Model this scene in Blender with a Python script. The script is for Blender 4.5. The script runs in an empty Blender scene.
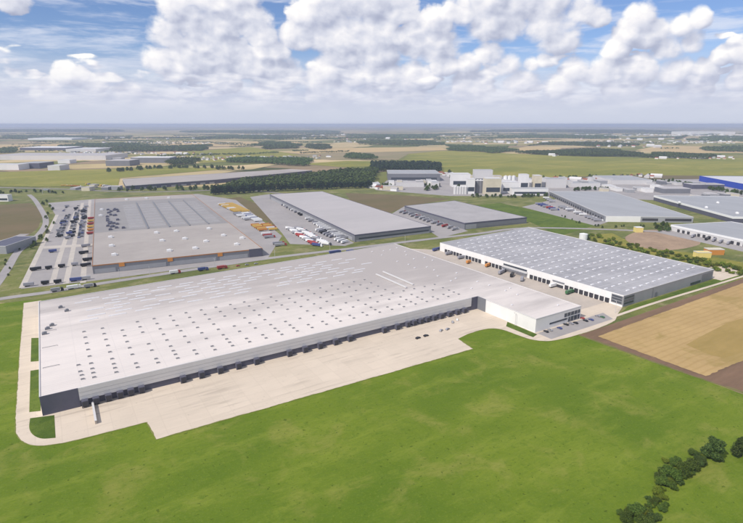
import bpy, bmesh, math, random
import numpy as np
from mathutils import Vector
from mathutils.geometry import tessellate_polygon
R = math.radians
sc = bpy.context.scene
COL = sc.collection

# ------------------------------------------------------------------ camera
# world: x runs along the long front of the main warehouse, y is perpendicular to it (away), metres
CAM_H = 160.0
F_PX, W_PX, H_PX, HOR = 510.0, 743.0, 523.0, 124.0
PITCH = math.atan((H_PX / 2 - HOR) / F_PX)
YAW = math.atan((W_PX / 2 - 37.5) / math.hypot(H_PX / 2 - HOR, F_PX))
cam_d = bpy.data.cameras.new('camera')
cam = bpy.data.objects.new('camera', cam_d); COL.objects.link(cam)
cam.location = (0, 0, CAM_H)
cam.rotation_euler = (R(90) - PITCH, 0, -YAW)
cam_d.sensor_width = 36.0; cam_d.lens = F_PX / W_PX * 36.0
cam_d.clip_start = 1.0; cam_d.clip_end = 200000.0
sc.camera = cam
HD = Vector((math.sin(YAW), math.cos(YAW), 0)); RT = Vector((math.cos(YAW), -math.sin(YAW), 0)); UPV = Vector((0, 0, 1))
FW = HD * math.cos(PITCH) - UPV * math.sin(PITCH); CU = HD * math.sin(PITCH) + UPV * math.cos(PITCH)

def ray(x, y):
    return RT * (x - W_PX / 2) - CU * (y - H_PX / 2) + FW * F_PX
def at(x, y, z=0.0):
    """survey point: where a sight line of the photograph meets the level z"""
    d = ray(x, y); t = (z - CAM_H) / d.z
    return (d.x * t, d.y * t)

# ------------------------------------------------------------------ sun, exposure
SUN_EL, SUN_DIR_XY = R(46), Vector((-0.985, -0.17)).normalized()     # towards the sun, seen from the ground
SUN_V = Vector((SUN_DIR_XY.x * math.cos(SUN_EL), SUN_DIR_XY.y * math.cos(SUN_EL), math.sin(SUN_EL)))
sun_d = bpy.data.lights.new('sun', 'SUN'); sun_d.energy = 3.6; sun_d.angle = R(0.53); sun_d.color = (1.0, 0.935, 0.85)
sun = bpy.data.objects.new('sun', sun_d); COL.objects.link(sun)
sun.rotation_euler = (-SUN_V).to_track_quat('-Z', 'Y').to_euler(); sun.location = (-400, -100, 600)
sc.view_settings.view_transform = 'Standard'; sc.view_settings.look = 'None'
sc.view_settings.exposure = 0.20; sc.view_settings.gamma = 1.0; sc.view_settings.use_curve_mapping = False
sc.cycles.use_denoising = True
sc.cycles.max_bounces = 4; sc.cycles.diffuse_bounces = 2; sc.cycles.glossy_bounces = 2; sc.cycles.volume_bounces = 1; sc.cycles.transparent_max_bounces = 8
sc.cycles.sample_clamp_indirect = 6.0

# ------------------------------------------------------------------ node helpers
class NT:
    """tiny expression builder for a node tree"""
    def __init__(s, tree): s.t = tree
    def node(s, kind, **kw):
        n = s.t.nodes.new(kind)
        for k, v in kw.items(): setattr(n, k, v)
        return n
    def put(s, sock, v):
        if isinstance(v, bpy.types.NodeSocket): s.t.links.new(v, sock)
        elif v is not None: sock.default_value = v
    def m(s, op, *a, clamp=False):
        n = s.node('ShaderNodeMath', operation=op, use_clamp=clamp)
        for i, v in enumerate(a): s.put(n.inputs[i], v)
        return n.outputs[0]
    def vm(s, op, *a, scale=None):
        n = s.node('ShaderNodeVectorMath', operation=op)
        for i, v in enumerate(a): s.put(n.inputs[i], v)
        if scale is not None: s.put(n.inputs['Scale'], scale)
        return n.outputs['Value'] if op in ('DOT_PRODUCT', 'LENGTH', 'DISTANCE') else n.outputs[0]
    def noise(s, vec, scale, detail=3, rough=0.5, dist=0.0, color=False, **kw):
        n = s.node('ShaderNodeTexNoise', **kw)
        s.put(n.inputs['Vector'], vec); s.put(n.inputs['Scale'], scale); s.put(n.inputs['Detail'], detail)
        s.put(n.inputs['Roughness'], rough); s.put(n.inputs['Distortion'], dist)
        return n.outputs['Color' if color else 0]
    def ss(s, v, lo, hi, a=0.0, b=1.0, kind='SMOOTHSTEP'):
        n = s.node('ShaderNodeMapRange', interpolation_type=kind); n.clamp = True
        s.put(n.inputs[0], v)
        for i, q in enumerate((lo, hi, a, b)): s.put(n.inputs[i + 1], q)
        return n.outputs[0]
    def mix(s, f, a, b, mode='MIX'):
        n = s.node('ShaderNodeMix', data_type='RGBA', blend_type=mode); n.clamp_factor = True
        s.put(n.inputs[0], f)
        s.put(n.inputs[6], (*a, 1.0) if isinstance(a, tuple) else a); s.put(n.inputs[7], (*b, 1.0) if isinstance(b, tuple) else b)
        return n.outputs[2]
    def ramp(s, f, stops, interp='LINEAR'):
        n = s.node('ShaderNodeValToRGB'); cr = n.color_ramp; cr.interpolation = interp
        while len(cr.elements) < len(stops): cr.elements.new(0.5)
        for e, (p, c) in zip(cr.elements, stops): e.position = p; e.color = (*c, 1.0)
        s.put(n.inputs[0], f); return n.outputs[0]

# ------------------------------------------------------------------ sky: Nishita blue + cumulus deck
world = bpy.data.worlds.new('World'); sc.world = world; world.use_nodes = True
wt = world.node_tree; wt.nodes.clear()

def azel(x, y):
    d = ray(x, y).normalized()
    return math.atan2(d.dot(RT), d.dot(HD)), math.asin(d.z)

# cumulus over the plain, surveyed lobe by lobe: centre and size (survey px)
LOBES = [(160, 62, 20), (185, 64, 24), (212, 66, 18), (166, 38, 20), (190, 24, 26), (207, 0, 28), (176, 8, 17), (222, 30, 22), (232, 54, 20), (246, 24, 22), (240, -4, 22), (262, 40, 14),
    (300, 40, 18), (318, 18, 24), (345, 6, 30), (376, 2, 28), (396, 12, 20), (345, 38, 28), (374, 38, 24), (328, 42, 20), (401, 40, 12), (411, 33, 10), (416, 48, 18), (437, 50, 22),
    (438, 24, 18), (460, 14, 20), (490, 4, 27), (522, 2, 27), (552, 8, 25), (580, 12, 19), (597, 20, 12), (500, 24, 30), (550, 26, 26), (445, 68, 14), (470, 66, 14), (490, 58, 16), (507, 68, 14), (532, 66, 9), (544, 63, 10),
    (615, 52, 14), (628, 36, 16), (641, 20, 16), (652, 38, 18), (668, 50, 18), (690, 44, 14), (698, 22, 12), (682, 30, 14), (722, 58, 12), (739, 53, 17), (760, 50, 18),
    (575, 72, 16), (602, 75, 18), (640, 74, 20), (674, 76, 18), (704, 78, 16), (738, 82, 14), (560, 89, 16), (622, 92, 20), (694, 92, 20),
    (50, 89, 12), (66, 76, 14), (79, 80, 12), (94, 87, 11), (38, 93, 9), (262, 55, 11), (277, 55, 13), (255, 70, 14), (290, 75, 18), (322, 76, 20), (354, 78, 18), (386, 79, 18), (414, 77, 16), (228, 84, 15),
    (270, 93, 18), (332, 95, 22), (402, 93, 22), (470, 88, 20), (522, 83, 16), (10, 0, 18), (130, 97, 16),
    (200, 44, 20), (222, 62, 22), (243, 66, 18), (275, 70, 16), (345, 56, 24), (380, 58, 20), (560, 44, 20), (-40, 60, 26), (-80, 40, 34), (-150, 30, 40), (-190, 60, 30), (810, 40, 34), (850, 20, 36), (880, 60, 26), (800, 82, 18)]
CLOUDS = [(x, y, r * 1.22, r * 1.05, r * 0.62) for x, y, r in LOBES]
def new_group(name):
    grp = bpy.data.node_groups.new(name, 'ShaderNodeTree')
    grp.interface.new_socket('dir', in_out='INPUT', socket_type='NodeSocketVector')
    grp.interface.new_socket('value', in_out='OUTPUT', socket_type='NodeSocketFloat')
    g = NT(grp); return grp, g, g.node('NodeGroupInput').outputs[0], g.node('NodeGroupOutput').inputs[0]
def cloud_mass():
    """large shapes: how far inside a cloud this direction lies"""
    grp, g, d_in, out = new_group('cloud_mass')
    az = g.m('ARCTAN2', g.vm('DOT_PRODUCT', d_in, tuple(RT)), g.vm('DOT_PRODUCT', d_in, tuple(HD)))
    sep = g.node('ShaderNodeSeparateXYZ'); g.put(sep.inputs[0], d_in)
    el = sep.outputs[2]
    cmb = g.node('ShaderNodeCombineXYZ'); g.put(cmb.inputs[0], az); g.put(cmb.inputs[1], el); g.put(cmb.inputs[2], el)
    q = None
    for (x, y, wx, wu, wd) in CLOUDS:
        a0, e0 = azel(x, y); s_ = math.cos(a0) ** 2 / 528.0
        kx, ku, kd = 1 / (wx * s_), 1 / (wu / 535.0), -1 / (wd / 535.0)
        v = g.vm('MULTIPLY_ADD', cmb.outputs[0], (kx, ku, kd), (-a0 * kx, -e0 * ku, -e0 * kd))
        v = g.vm('MAXIMUM', v, (-1e6, 0, 0))
        r2 = g.vm('DOT_PRODUCT', v, v)
        q = r2 if q is None else g.m('SMOOTH_MIN', q, r2, 0.12)
    # the deck of small far cumulus low over the plain, all round the horizon
    lown = g.noise(g.vm('MULTIPLY', d_in, (1, 1, 3.0)), 15.0, 2, 0.5)
    ql = g.m('SUBTRACT', 4.0, g.m('MULTIPLY', lown, 6.4))
    ql = g.m('ADD', ql, g.m('MULTIPLY', g.m('ABSOLUTE', g.m('SUBTRACT', el, 0.075)), 22.0))
    q = g.m('MINIMUM', g.m('MINIMUM', q, 2.6), ql)
    # overhead and behind: scattered cumulus of the same kind
    big = g.noise(g.vm('MULTIPLY', d_in, (1, 1, 2.2)), 5.5, 2, 0.5)
    bb = g.ss(g.m('ABSOLUTE', az), 0.68, 0.9); bb = g.m('MAXIMUM', bb, g.ss(el, 0.21, 0.28))
    q2 = g.m('SUBTRACT', 4.4, g.m('MULTIPLY', big, 7.0))
    qq = g.m('ADD', g.m('MULTIPLY', q, g.m('SUBTRACT', 1.0, bb)), g.m('MULTIPLY', q2, bb))
    g.put(out, g.m('SUBTRACT', 0.95, qq)); return grp
def cloud_detail(fine):
    grp, g, d_in, out = new_group('cloud_detail')
    pw = g.vm('MULTIPLY', d_in, (1, 1, 1.3))
    th = g.m('MULTIPLY', g.m('SUBTRACT', g.noise(pw, 15, 6 if fine else 2, 0.60), 0.5), 1.9)
    if fine:
        n2 = g.noise(pw, 46, 1, 0.45)
        th = g.m('ADD', th, g.m('MULTIPLY', g.m('SUBTRACT', g.m('ABSOLUTE', g.m('SUBTRACT', n2, 0.5)), 0.08), 0.85))
    g.put(out, th); return grp
G_MASS, G_FINE, G_SOFT = cloud_mass(), cloud_detail(True), cloud_detail(False)

w = NT(wt)
tc = w.node('ShaderNodeTexCoord'); D = tc.outputs['Generated']
def thick(vec, grp):
    n = w.node('ShaderNodeGroup'); n.node_tree = grp; w.put(n.inputs[0], vec); return n.outputs[0]
sunward = (RT * -0.62 + UPV * 0.78)
Q0, Q2 = thick(D, G_MASS), thick(w.vm('ADD', D, tuple(sunward * 0.020)), G_MASS)
N0, N1 = thick(D, G_FINE), thick(w.vm('ADD', D, tuple(sunward * 0.010)), G_FINE)
C0, C2 = thick(D, G_SOFT), thick(w.vm('ADD', D, tuple(sunward * 0.020)), G_SOFT)
T0 = w.m('ADD', Q0, N0)
sepw = w.node('ShaderNodeSeparateXYZ'); w.put(sepw.inputs[0], D); EL = sepw.outputs[2]
sky = w.node('ShaderNodeTexSky', sky_type='NISHITA'); sky.sun_disc = False
sky.sun_elevation = SUN_EL; sky.sun_rotation = math.atan2(SUN_DIR_XY.x, SUN_DIR_XY.y); sky.air_density = 1.0; sky.dust_density = 0.2; sky.ozone_density = 3.0
blue = w.vm('MULTIPLY', sky.outputs[0], (0.074, 0.078, 0.098))
# thin high streaks
st = w.noise(w.vm('MULTIPLY', D, (1, 1, 7)), 5.0, 6, 0.62, 0.3)
streak = w.m('MULTIPLY', w.ss(st, 0.47, 0.68), 0.68)
col = w.mix(streak, blue, (0.70, 0.73, 0.82))
# low veil of distant haze and far cloud above the horizon
veil = w.ss(EL, 0.035, 0.135, 1, 0.0)
vn = w.noise(w.vm('MULTIPLY', D, (1, 1, 4.2)), 13, 6, 0.6)
vcol = w.mix(w.ss(vn, 0.38, 0.66), (0.52, 0.55, 0.68), (0.74, 0.74, 0.81))
vcol = w.mix(w.ss(EL, 0.01, 0.07, 0.8, 0.0), vcol, (0.55, 0.585, 0.69))
col = w.mix(veil, col, vcol)
# cumulus: lit towards the sun, grey underneath
lit = w.m('ADD', w.m('MULTIPLY', w.m('SUBTRACT', N0, N1), 0.40), w.m('MULTIPLY', w.m('SUBTRACT', w.m('ADD', Q0, C0), w.m('ADD', Q2, C2)), 0.42))
lit = w.m('ADD', lit, 0.53)
cc = w.ramp(lit, [(0.0, (0.32, 0.35, 0.47)), (0.28, (0.43, 0.46, 0.58)), (0.52, (0.61, 0.63, 0.72)), (0.78, (0.81, 0.80, 0.83)), (1.0, (0.95, 0.93, 0.90))])
# far clouds fade into the haze
cc = w.mix(w.ss(EL, 0.02, 0.11, 0.85, 0.0), cc, vcol)
soft = w.ss(w.noise(D, 11, 2), 0.35, 0.65, 0.22, 0.75)
alpha = w.ss(T0, -0.08, soft)
alpha = w.m('MULTIPLY', alpha, w.ss(EL, 0.015, 0.05))
col = w.mix(alpha, col, cc)
col = w.mix(w.ss(EL, -0.005, 0.05, 1, 0), col, (0.54, 0.575, 0.68))
bg = w.node('ShaderNodeBackground'); w.put(bg.inputs[0], col); bg.inputs[1].default_value = 1.0
wo = w.node('ShaderNodeOutputWorld'); wt.links.new(bg.outputs[0], wo.inputs[0])
world.cycles.sampling_method = 'NONE'

# ------------------------------------------------------------------ materials
MATS = {}
def mat(name, base, rough=0.7, var=0.0, vscale=0.05, alt=None, stretch=(1, 1, 1), spec=0.3, metal=0.0, bump=0.0, bscale=1.0, extra=None, detail=6):
    """procedural material: two related tones broken up by large and small noise in object space metres"""
    if name in MATS: return MATS[name]
    m = bpy.data.materials.new(name); m.use_nodes = True; MATS[name] = m
    t = NT(m.node_tree); b = m.node_tree.nodes['Principled BSDF']
    geo = t.node('ShaderNodeNewGeometry'); P = geo.outputs['Position']
    c = None
    if var > 0:
        pv = t.vm('MULTIPLY', P, stretch)
        n = t.noise(pv, vscale, detail, 0.62)
        n2 = t.noise(pv, vscale * 7.3, 4, 0.6)
        f = t.ss(t.m('ADD', t.m('MULTIPLY', n, 0.68), t.m('MULTIPLY', n2, 0.32)), 0.5 - 0.22, 0.5 + 0.22)
        alt = alt or tuple(x * 0.7 for x in base)
        c = t.mix(t.m('MULTIPLY', f, var), base, alt)
    if extra: c = extra(t, P, c if c is not None else base)
    if c is None: c = (*base, 1.0)
    t.put(b.inputs['Base Color'], (*c, 1.0) if isinstance(c, tuple) and len(c) == 3 else c)
    b.inputs['Roughness'].default_value = rough; b.inputs['Metallic'].default_value = metal
    b.inputs['Specular IOR Level'].default_value = spec
    if bump > 0:
        bn = t.node('ShaderNodeBump'); bn.inputs['Strength'].default_value = bump; bn.inputs['Distance'].default_value = 0.5
        t.put(bn.inputs['Height'], t.noise(P, bscale, 4, 0.6)); t.put(b.inputs['Normal'], bn.outputs[0])
    return m

def grass_mat(name, base, dark, light, s=1.0, streak_dir=0.5, dry=None):
    m = bpy.data.materials.new(name); m.use_nodes = True; MATS[name] = m
    t = NT(m.node_tree); b = m.node_tree.nodes['Principled BSDF']
    P = t.node('ShaderNodeNewGeometry').outputs['Position']
    mp = t.node('ShaderNodeMapping'); t.put(mp.inputs[0], P); mp.inputs['Rotation'].default_value = (0, 0, streak_dir); mp.inputs['Scale'].default_value = (0.28, 1, 1)
    big = t.noise(P, 0.011 * s, 4, 0.55); mid = t.noise(mp.outputs[0], 0.07 * s, 5, 0.65); fine = t.noise(mp.outputs[0], 0.55 * s, 5, 0.75)
    patch = t.noise(P, 0.035 * s, 5, 0.6, 0.6)
    c = t.mix(t.ss(big, 0.36, 0.64), dark, base)
    c = t.mix(t.m('MULTIPLY', t.ss(mid, 0.46, 0.68), 0.75), c, light)
    c = t.mix(t.m('MULTIPLY', t.ss(patch, 0.50, 0.70), 0.65), c, dry or light)
    c = t.mix(t.m('MULTIPLY', t.ss(fine, 0.40, 0.70), 0.45), c, dark)
    tus = t.noise(P, 0.23 * s, 3, 0.6, 0.4)
    c = t.mix(t.m('MULTIPLY', t.ss(tus, 0.54, 0.70), 0.6), c, dark)
    c = t.mix(t.m('MULTIPLY', t.ss(t.noise(P, 0.9 * s, 3, 0.7), 0.52, 0.72), 0.5), c, light)
    c = t.mix(t.m('MULTIPLY', t.ss(t.noise(P, 0.42 * s, 2, 0.5), 0.66, 0.72), 0.7), c, tuple(x * 0.55 for x in dark))
    t.put(b.inputs['Base Color'], c); b.inputs['Roughness'].default_value = 0.9; b.inputs['Specular IOR Level'].default_value = 0.1
    bn = t.node('ShaderNodeBump'); bn.inputs['Strength'].default_value = 0.55; bn.inputs['Distance'].default_value = 0.6
    t.put(bn.inputs['Height'], t.m('ADD', t.m('ADD', fine, tus), t.m('MULTIPLY', mid, 1.5))); t.put(b.inputs['Normal'], bn.outputs[0])
    return m

def leaf_mat(name, c1, c2, c3):
    m = bpy.data.materials.new(name); m.use_nodes = True; MATS[name] = m
    t = NT(m.node_tree); b = m.node_tree.nodes['Principled BSDF']
    geo = t.node('ShaderNodeNewGeometry'); oi = t.node('ShaderNodeObjectInfo')
    f = t.m('ADD', t.m('MULTIPLY', geo.outputs['Random Per Island'], 0.6), t.m('MULTIPLY', t.noise(geo.outputs['Position'], 0.35, 2), 0.4))
    c = t.ramp(f, [(0.15, c1), (0.5, c2), (0.85, c3)])
    hs = t.node('ShaderNodeHueSaturation'); t.put(hs.inputs['Color'], c)
    t.put(hs.inputs['Value'], t.m('ADD', 0.75, t.m('MULTIPLY', oi.outputs['Random'], 0.5))); t.put(hs.inputs['Hue'], t.m('ADD', 0.488, t.m('MULTIPLY', oi.outputs['Random'], 0.024)))
    t.put(b.inputs['Base Color'], hs.outputs[0]); b.inputs['Roughness'].default_value = 0.75; b.inputs['Specular IOR Level'].default_value = 0.2
    tr = t.node('ShaderNodeBsdfTranslucent'); t.put(tr.inputs[0], hs.outputs[0])
    mx = t.node('ShaderNodeMixShader'); mx.inputs[0].default_value = 0.22
    out = m.node_tree.nodes['Material Output']
    m.node_tree.links.new(b.outputs[0], mx.inputs[1]); m.node_tree.links.new(tr.outputs[0], mx.inputs[2]); m.node_tree.links.new(mx.outputs[0], out.inputs[0])
    return m

def ribs(period, amount, axis=(1, 1, 0)):
    """cladding sheets: faint tone change from sheet to sheet"""
    def f(t, P, c):
        dp = t.vm('DOT_PRODUCT', P, axis)
        k = t.m('FLOOR', t.m('DIVIDE', dp, period))
        wn = t.node('ShaderNodeTexWhiteNoise', noise_dimensions='1D'); t.put(wn.inputs['W'], k)
        return t.mix(t.m('MULTIPLY', wn.outputs[0], amount), c, (0.12, 0.12, 0.12))
    return f
def wear(t, P, c):
    n = t.noise(t.vm('MULTIPLY', P, (0.06, 0.9, 1)), 0.35, 4, 0.6, 0.3); n2 = t.noise(P, 0.03, 3)
    c = t.mix(t.m('MULTIPLY', t.m('MULTIPLY', t.ss(n, 0.50, 0.68), t.ss(n2, 0.38, 0.60)), 0.5), c, (0.33, 0.275, 0.22))
    c = t.mix(t.m('MULTIPLY', t.ss(t.noise(P, 0.5, 3, 0.6), 0.64, 0.74), 0.45), c, (0.25, 0.21, 0.17))
    k = t.node('ShaderNodeTexWhiteNoise', noise_dimensions='2D'); t.put(k.inputs['Vector'], t.vm('FLOOR', t.vm('SCALE', P, scale=1 / 12.0)))
    c = t.mix(t.m('MULTIPLY', k.outputs[0], 0.14), c, (0.40, 0.335, 0.265))
    return seams(12.0, 0.3, (0.46, 0.39, 0.31), (1, 0, 0), 0.3, 12.0, (0, 1, 0))(t, P, c)
def seams(period, width, colour, ax, amount=0.5, period2=None, ax2=None):
    def f(t, P, c):
        def line(p, a, wd):
            fr = t.m('FRACT', t.m('DIVIDE', t.vm('DOT_PRODUCT', P, a), p))
            return t.ss(t.m('ABSOLUTE', t.m('SUBTRACT', fr, 0.5)), 0.5 - wd / p, 0.5 - wd / p / 3)
        l = line(period, ax, width)
        if period2: l = t.m('MAXIMUM', l, line(period2, ax2, width))
        return t.mix(t.m('MULTIPLY', l, amount), c, colour)
    return f

def roof_shade_and_seams(t, P, c):
    """cloud shade painted into the membrane: greyer rear and right sections, in uneven bays"""
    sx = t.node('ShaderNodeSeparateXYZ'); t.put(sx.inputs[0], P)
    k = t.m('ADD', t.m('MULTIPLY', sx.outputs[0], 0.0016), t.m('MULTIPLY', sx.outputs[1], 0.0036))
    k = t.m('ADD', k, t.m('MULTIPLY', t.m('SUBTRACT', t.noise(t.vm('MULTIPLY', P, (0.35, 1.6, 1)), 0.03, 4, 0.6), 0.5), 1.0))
    c = t.mix(t.m('MULTIPLY', t.ss(k, 1.36, 1.98), 0.88), c, (0.36, 0.325, 0.305))  # this greying stands for cloud shade, put into the colour
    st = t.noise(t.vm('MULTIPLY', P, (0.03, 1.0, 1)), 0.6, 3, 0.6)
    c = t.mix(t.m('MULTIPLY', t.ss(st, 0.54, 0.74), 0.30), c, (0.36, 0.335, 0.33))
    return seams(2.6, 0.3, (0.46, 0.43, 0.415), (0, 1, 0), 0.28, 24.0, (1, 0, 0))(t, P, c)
M_roofA = mat('roof_membrane_pale', (0.75, 0.685, 0.635), 0.6, 0.8, 0.012, (0.61, 0.56, 0.525), (0.5, 1.6, 1), extra=roof_shade_and_seams)
M_roofA2 = mat('roof_membrane_grey', (0.52, 0.475, 0.445), 0.6, 0.9, 0.014, (0.37, 0.34, 0.325), (0.35, 2.2, 1), extra=seams(2.6, 0.3, (0.38, 0.36, 0.36), (0, 1, 0), 0.3))
M_roofB = mat('roof_sheet_bluegrey', (0.42, 0.41, 0.415), 0.5, 1.0, 0.018, (0.27, 0.265, 0.275), (1, 1.4, 1), extra=seams(8.3, 0.5, (0.56, 0.55, 0.56), (0, 1, 0), 0.5, 16.2, (1, 0, 0)))
M_roofC = mat('roof_gravel_brown', (0.40, 0.365, 0.335), 0.8, 0.9, 0.012, (0.31, 0.28, 0.26), (0.7, 1, 1), bump=0.2)
M_roofC2 = mat('roof_panel_grey', (0.29, 0.275, 0.265), 0.7, 0.8, 0.02, (0.23, 0.22, 0.215))
M_roofC3 = mat('roof_felt_cool', (0.32, 0.305, 0.30), 0.7, 0.8, 0.02, (0.26, 0.25, 0.245))
M_roofD = mat('roof_sheet_lilac_grey', (0.46, 0.43, 0.42), 0.6, 0.8, 0.01, (0.38, 0.36, 0.355), (0.6, 2, 1), extra=seams(3.0, 0.3, (0.36, 0.35, 0.36), (1, 0, 0), 0.3))
M_roofE = mat('roof_sheet_worn', (0.40, 0.38, 0.375), 0.6, 0.9, 0.03, (0.30, 0.285, 0.28), extra=seams(3.0, 0.35, (0.5, 0.48, 0.47), (1, 0, 0), 0.25))
M_roofF = mat('roof_sheet_cool', (0.38, 0.385, 0.39), 0.5, 0.9, 0.01, (0.29, 0.295, 0.30), (2, 0.5, 1))
M_white = mat('cladding_white', (0.80, 0.79, 0.77), 0.45, 0.5, 0.05, (0.72, 0.70, 0.68), extra=ribs(6.0, 0.05, (0.3, 1, 0)))
M_white2 = mat('paint_white', (0.78, 0.78, 0.77), 0.4)
M_pale = mat('cladding_pale_grey', (0.63, 0.615, 0.605), 0.45, 0.5, 0.04, (0.56, 0.55, 0.545), (0.3, 1, 3), extra=ribs(6.0, 0.04))
M_grey = mat('cladding_grey', (0.34, 0.345, 0.36), 0.45, 0.6, 0.06, (0.28, 0.285, 0.30), extra=ribs(6.0, 0.08))
M_greyd = mat('cladding_mid_grey', (0.20, 0.205, 0.225), 0.45, 0.6, 0.06, (0.15, 0.155, 0.17), extra=ribs(6.0, 0.1))
M_slate = mat('cladding_slate_blue', (0.105, 0.105, 0.145), 0.5, 0.7, 0.08, (0.075, 0.075, 0.105), extra=ribs(6.0, 0.15))
M_dark = mat('dock_dark', (0.055, 0.053, 0.062), 0.6, 0.6, 0.4, (0.03, 0.03, 0.035))
M_glass = mat('window_glass', (0.05, 0.06, 0.075), 0.12, spec=0.6)
M_coping = mat('roof_edge_metal', (0.60, 0.59, 0.58), 0.4)
M_orange = mat('trim_orange', (0.40, 0.185, 0.07), 0.5, 0.6, 0.1)
M_bluewall = mat('cladding_blue', (0.012, 0.055, 0.42), 0.45, 0.4, 0.05)
M_cream = mat('render_cream', (0.66, 0.60, 0.46), 0.8, 0.6, 0.1)
M_yellow = mat('paint_yellow', (0.70, 0.45, 0.10), 0.5, 0.3, 0.1)
M_paleyellow = mat('cladding_pale_yellow', (0.78, 0.63, 0.22), 0.6, 0.4, 0.1)
M_orangepaint = mat('paint_orange', (0.58, 0.24, 0.05), 0.45)
M_red = mat('paint_red', (0.36, 0.05, 0.045), 0.4)
M_blue = mat('paint_blue', (0.06, 0.08, 0.23), 0.4)
M_green = mat('paint_green', (0.06, 0.16, 0.07), 0.4)
M_black = mat('paint_black', (0.02, 0.02, 0.024), 0.35)
M_silver = mat('paint_silver', (0.42, 0.42, 0.44), 0.35, metal=0.3)
M_tarp = mat('tarp_grey', (0.30, 0.30, 0.33), 0.7)
M_tyre = mat('tyre_rubber', (0.02, 0.02, 0.02), 0.9)
M_tile = mat('roof_tile_red', (0.30, 0.10, 0.06), 0.8, 0.8, 0.3)
M_bark = mat('bark', (0.09, 0.07, 0.05), 0.9, 0.6, 1.0)
M_sky = mat('skylight_acrylic', (0.74, 0.735, 0.74), 0.25)
M_vent = mat('vent_glazing_grey', (0.16, 0.155, 0.16), 0.35)
M_conc = mat('concrete_pale', (0.66, 0.565, 0.455), 0.85, 0.9, 0.02, (0.55, 0.47, 0.375), (0.5, 1.4, 1), extra=wear)
M_conc2 = mat('concrete_yard_warm', (0.50, 0.435, 0.37), 0.85, 0.9, 0.03, (0.38, 0.335, 0.29))
M_asph = mat('asphalt_worn', (0.27, 0.25, 0.235), 0.9, 0.9, 0.04, (0.19, 0.175, 0.17))
M_asph2 = mat('asphalt_pale', (0.36, 0.335, 0.325), 0.9, 0.9, 0.02, (0.27, 0.255, 0.25))
M_line = mat('lane_concrete', (0.52, 0.475, 0.42), 0.85, 0.6, 0.05)
M_dirt = mat('bare_earth', (0.40, 0.285, 0.19), 0.95, 1.0, 0.03, (0.24, 0.17, 0.115), bump=0.4, bscale=0.2)
M_soil = mat('ploughed_soil', (0.22, 0.135, 0.085), 0.95, 1.0, 0.05, (0.14, 0.09, 0.055), (0.2, 1, 1), bump=0.5, bscale=0.4)
M_soil2 = mat('fallow_soil', (0.165, 0.12, 0.06), 0.95, 1.0, 0.02, (0.115, 0.10, 0.035), (0.5, 1, 1))
M_leafd = leaf_mat('leaf_dark', (0.012, 0.030, 0.012), (0.028, 0.058, 0.022), (0.05, 0.085, 0.03))
M_leafn = leaf_mat('leaf_deep', (0.030, 0.056, 0.013), (0.068, 0.112, 0.026), (0.135, 0.185, 0.045))
M_leafm = leaf_mat('leaf_mid', (0.042, 0.075, 0.013), (0.085, 0.135, 0.022), (0.15, 0.20, 0.035))
M_leafy = leaf_mat('leaf_yellow_green', (0.07, 0.115, 0.012), (0.15, 0.20, 0.022), (0.26, 0.28, 0.035))
M_leafo = leaf_mat('leaf_olive', (0.035, 0.07, 0.013), (0.085, 0.14, 0.024), (0.16, 0.22, 0.042))
M_meadow = grass_mat('meadow_grass', (0.146, 0.200, 0.018), (0.094, 0.152, 0.012), (0.182, 0.230, 0.028), 1.0, 0.55, (0.245, 0.245, 0.055))
M_lawn = grass_mat('lawn_grass', (0.11, 0.155, 0.022), (0.065, 0.110, 0.016), (0.145, 0.19, 0.03), 2.5)
M_verge = grass_mat('verge_grass', (0.17, 0.185, 0.05), (0.10, 0.125, 0.035), (0.27, 0.245, 0.10), 1.0, 0.2, (0.33, 0.28, 0.16))
M_far_green = grass_mat('pasture_far', (0.255, 0.24, 0.042), (0.17, 0.185, 0.032), (0.32, 0.28, 0.06), 0.16, 1.2, (0.36, 0.30, 0.08))

def wheat_extra(t, P, c):
    mp = t.node('ShaderNodeMapping'); t.put(mp.inputs[0], P); mp.inputs['Rotation'].default_value = (0, 0, 0.03)
    s2 = t.node('ShaderNodeSeparateXYZ'); t.put(s2.inputs[0], mp.outputs[0])
    ln = t.m('SINE', t.m('ADD', t.m('MULTIPLY', s2.outputs[1], 1.15), t.m('MULTIPLY', t.noise(P, 0.05, 2), 3.0)))
    c = t.mix(t.m('MULTIPLY', t.ss(ln, 0.3, 1.0), 0.28), c, (0.30, 0.19, 0.06))
    pt = t.noise(P, 0.022, 5, 0.65, 0.8)
    return t.mix(t.m('MULTIPLY', t.ss(pt, 0.52, 0.66), 0.6), c, (0.27, 0.20, 0.055))
M_wheat = mat('stubble_gold', (0.47, 0.325, 0.145), 0.95, 1.0, 0.03, (0.38, 0.26, 0.11), extra=wheat_extra, bump=0.3, bscale=0.8)
M_stubble2 = mat('stubble_far', (0.52, 0.38, 0.18), 0.95, 0.8, 0.004, (0.40, 0.30, 0.14))

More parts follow.
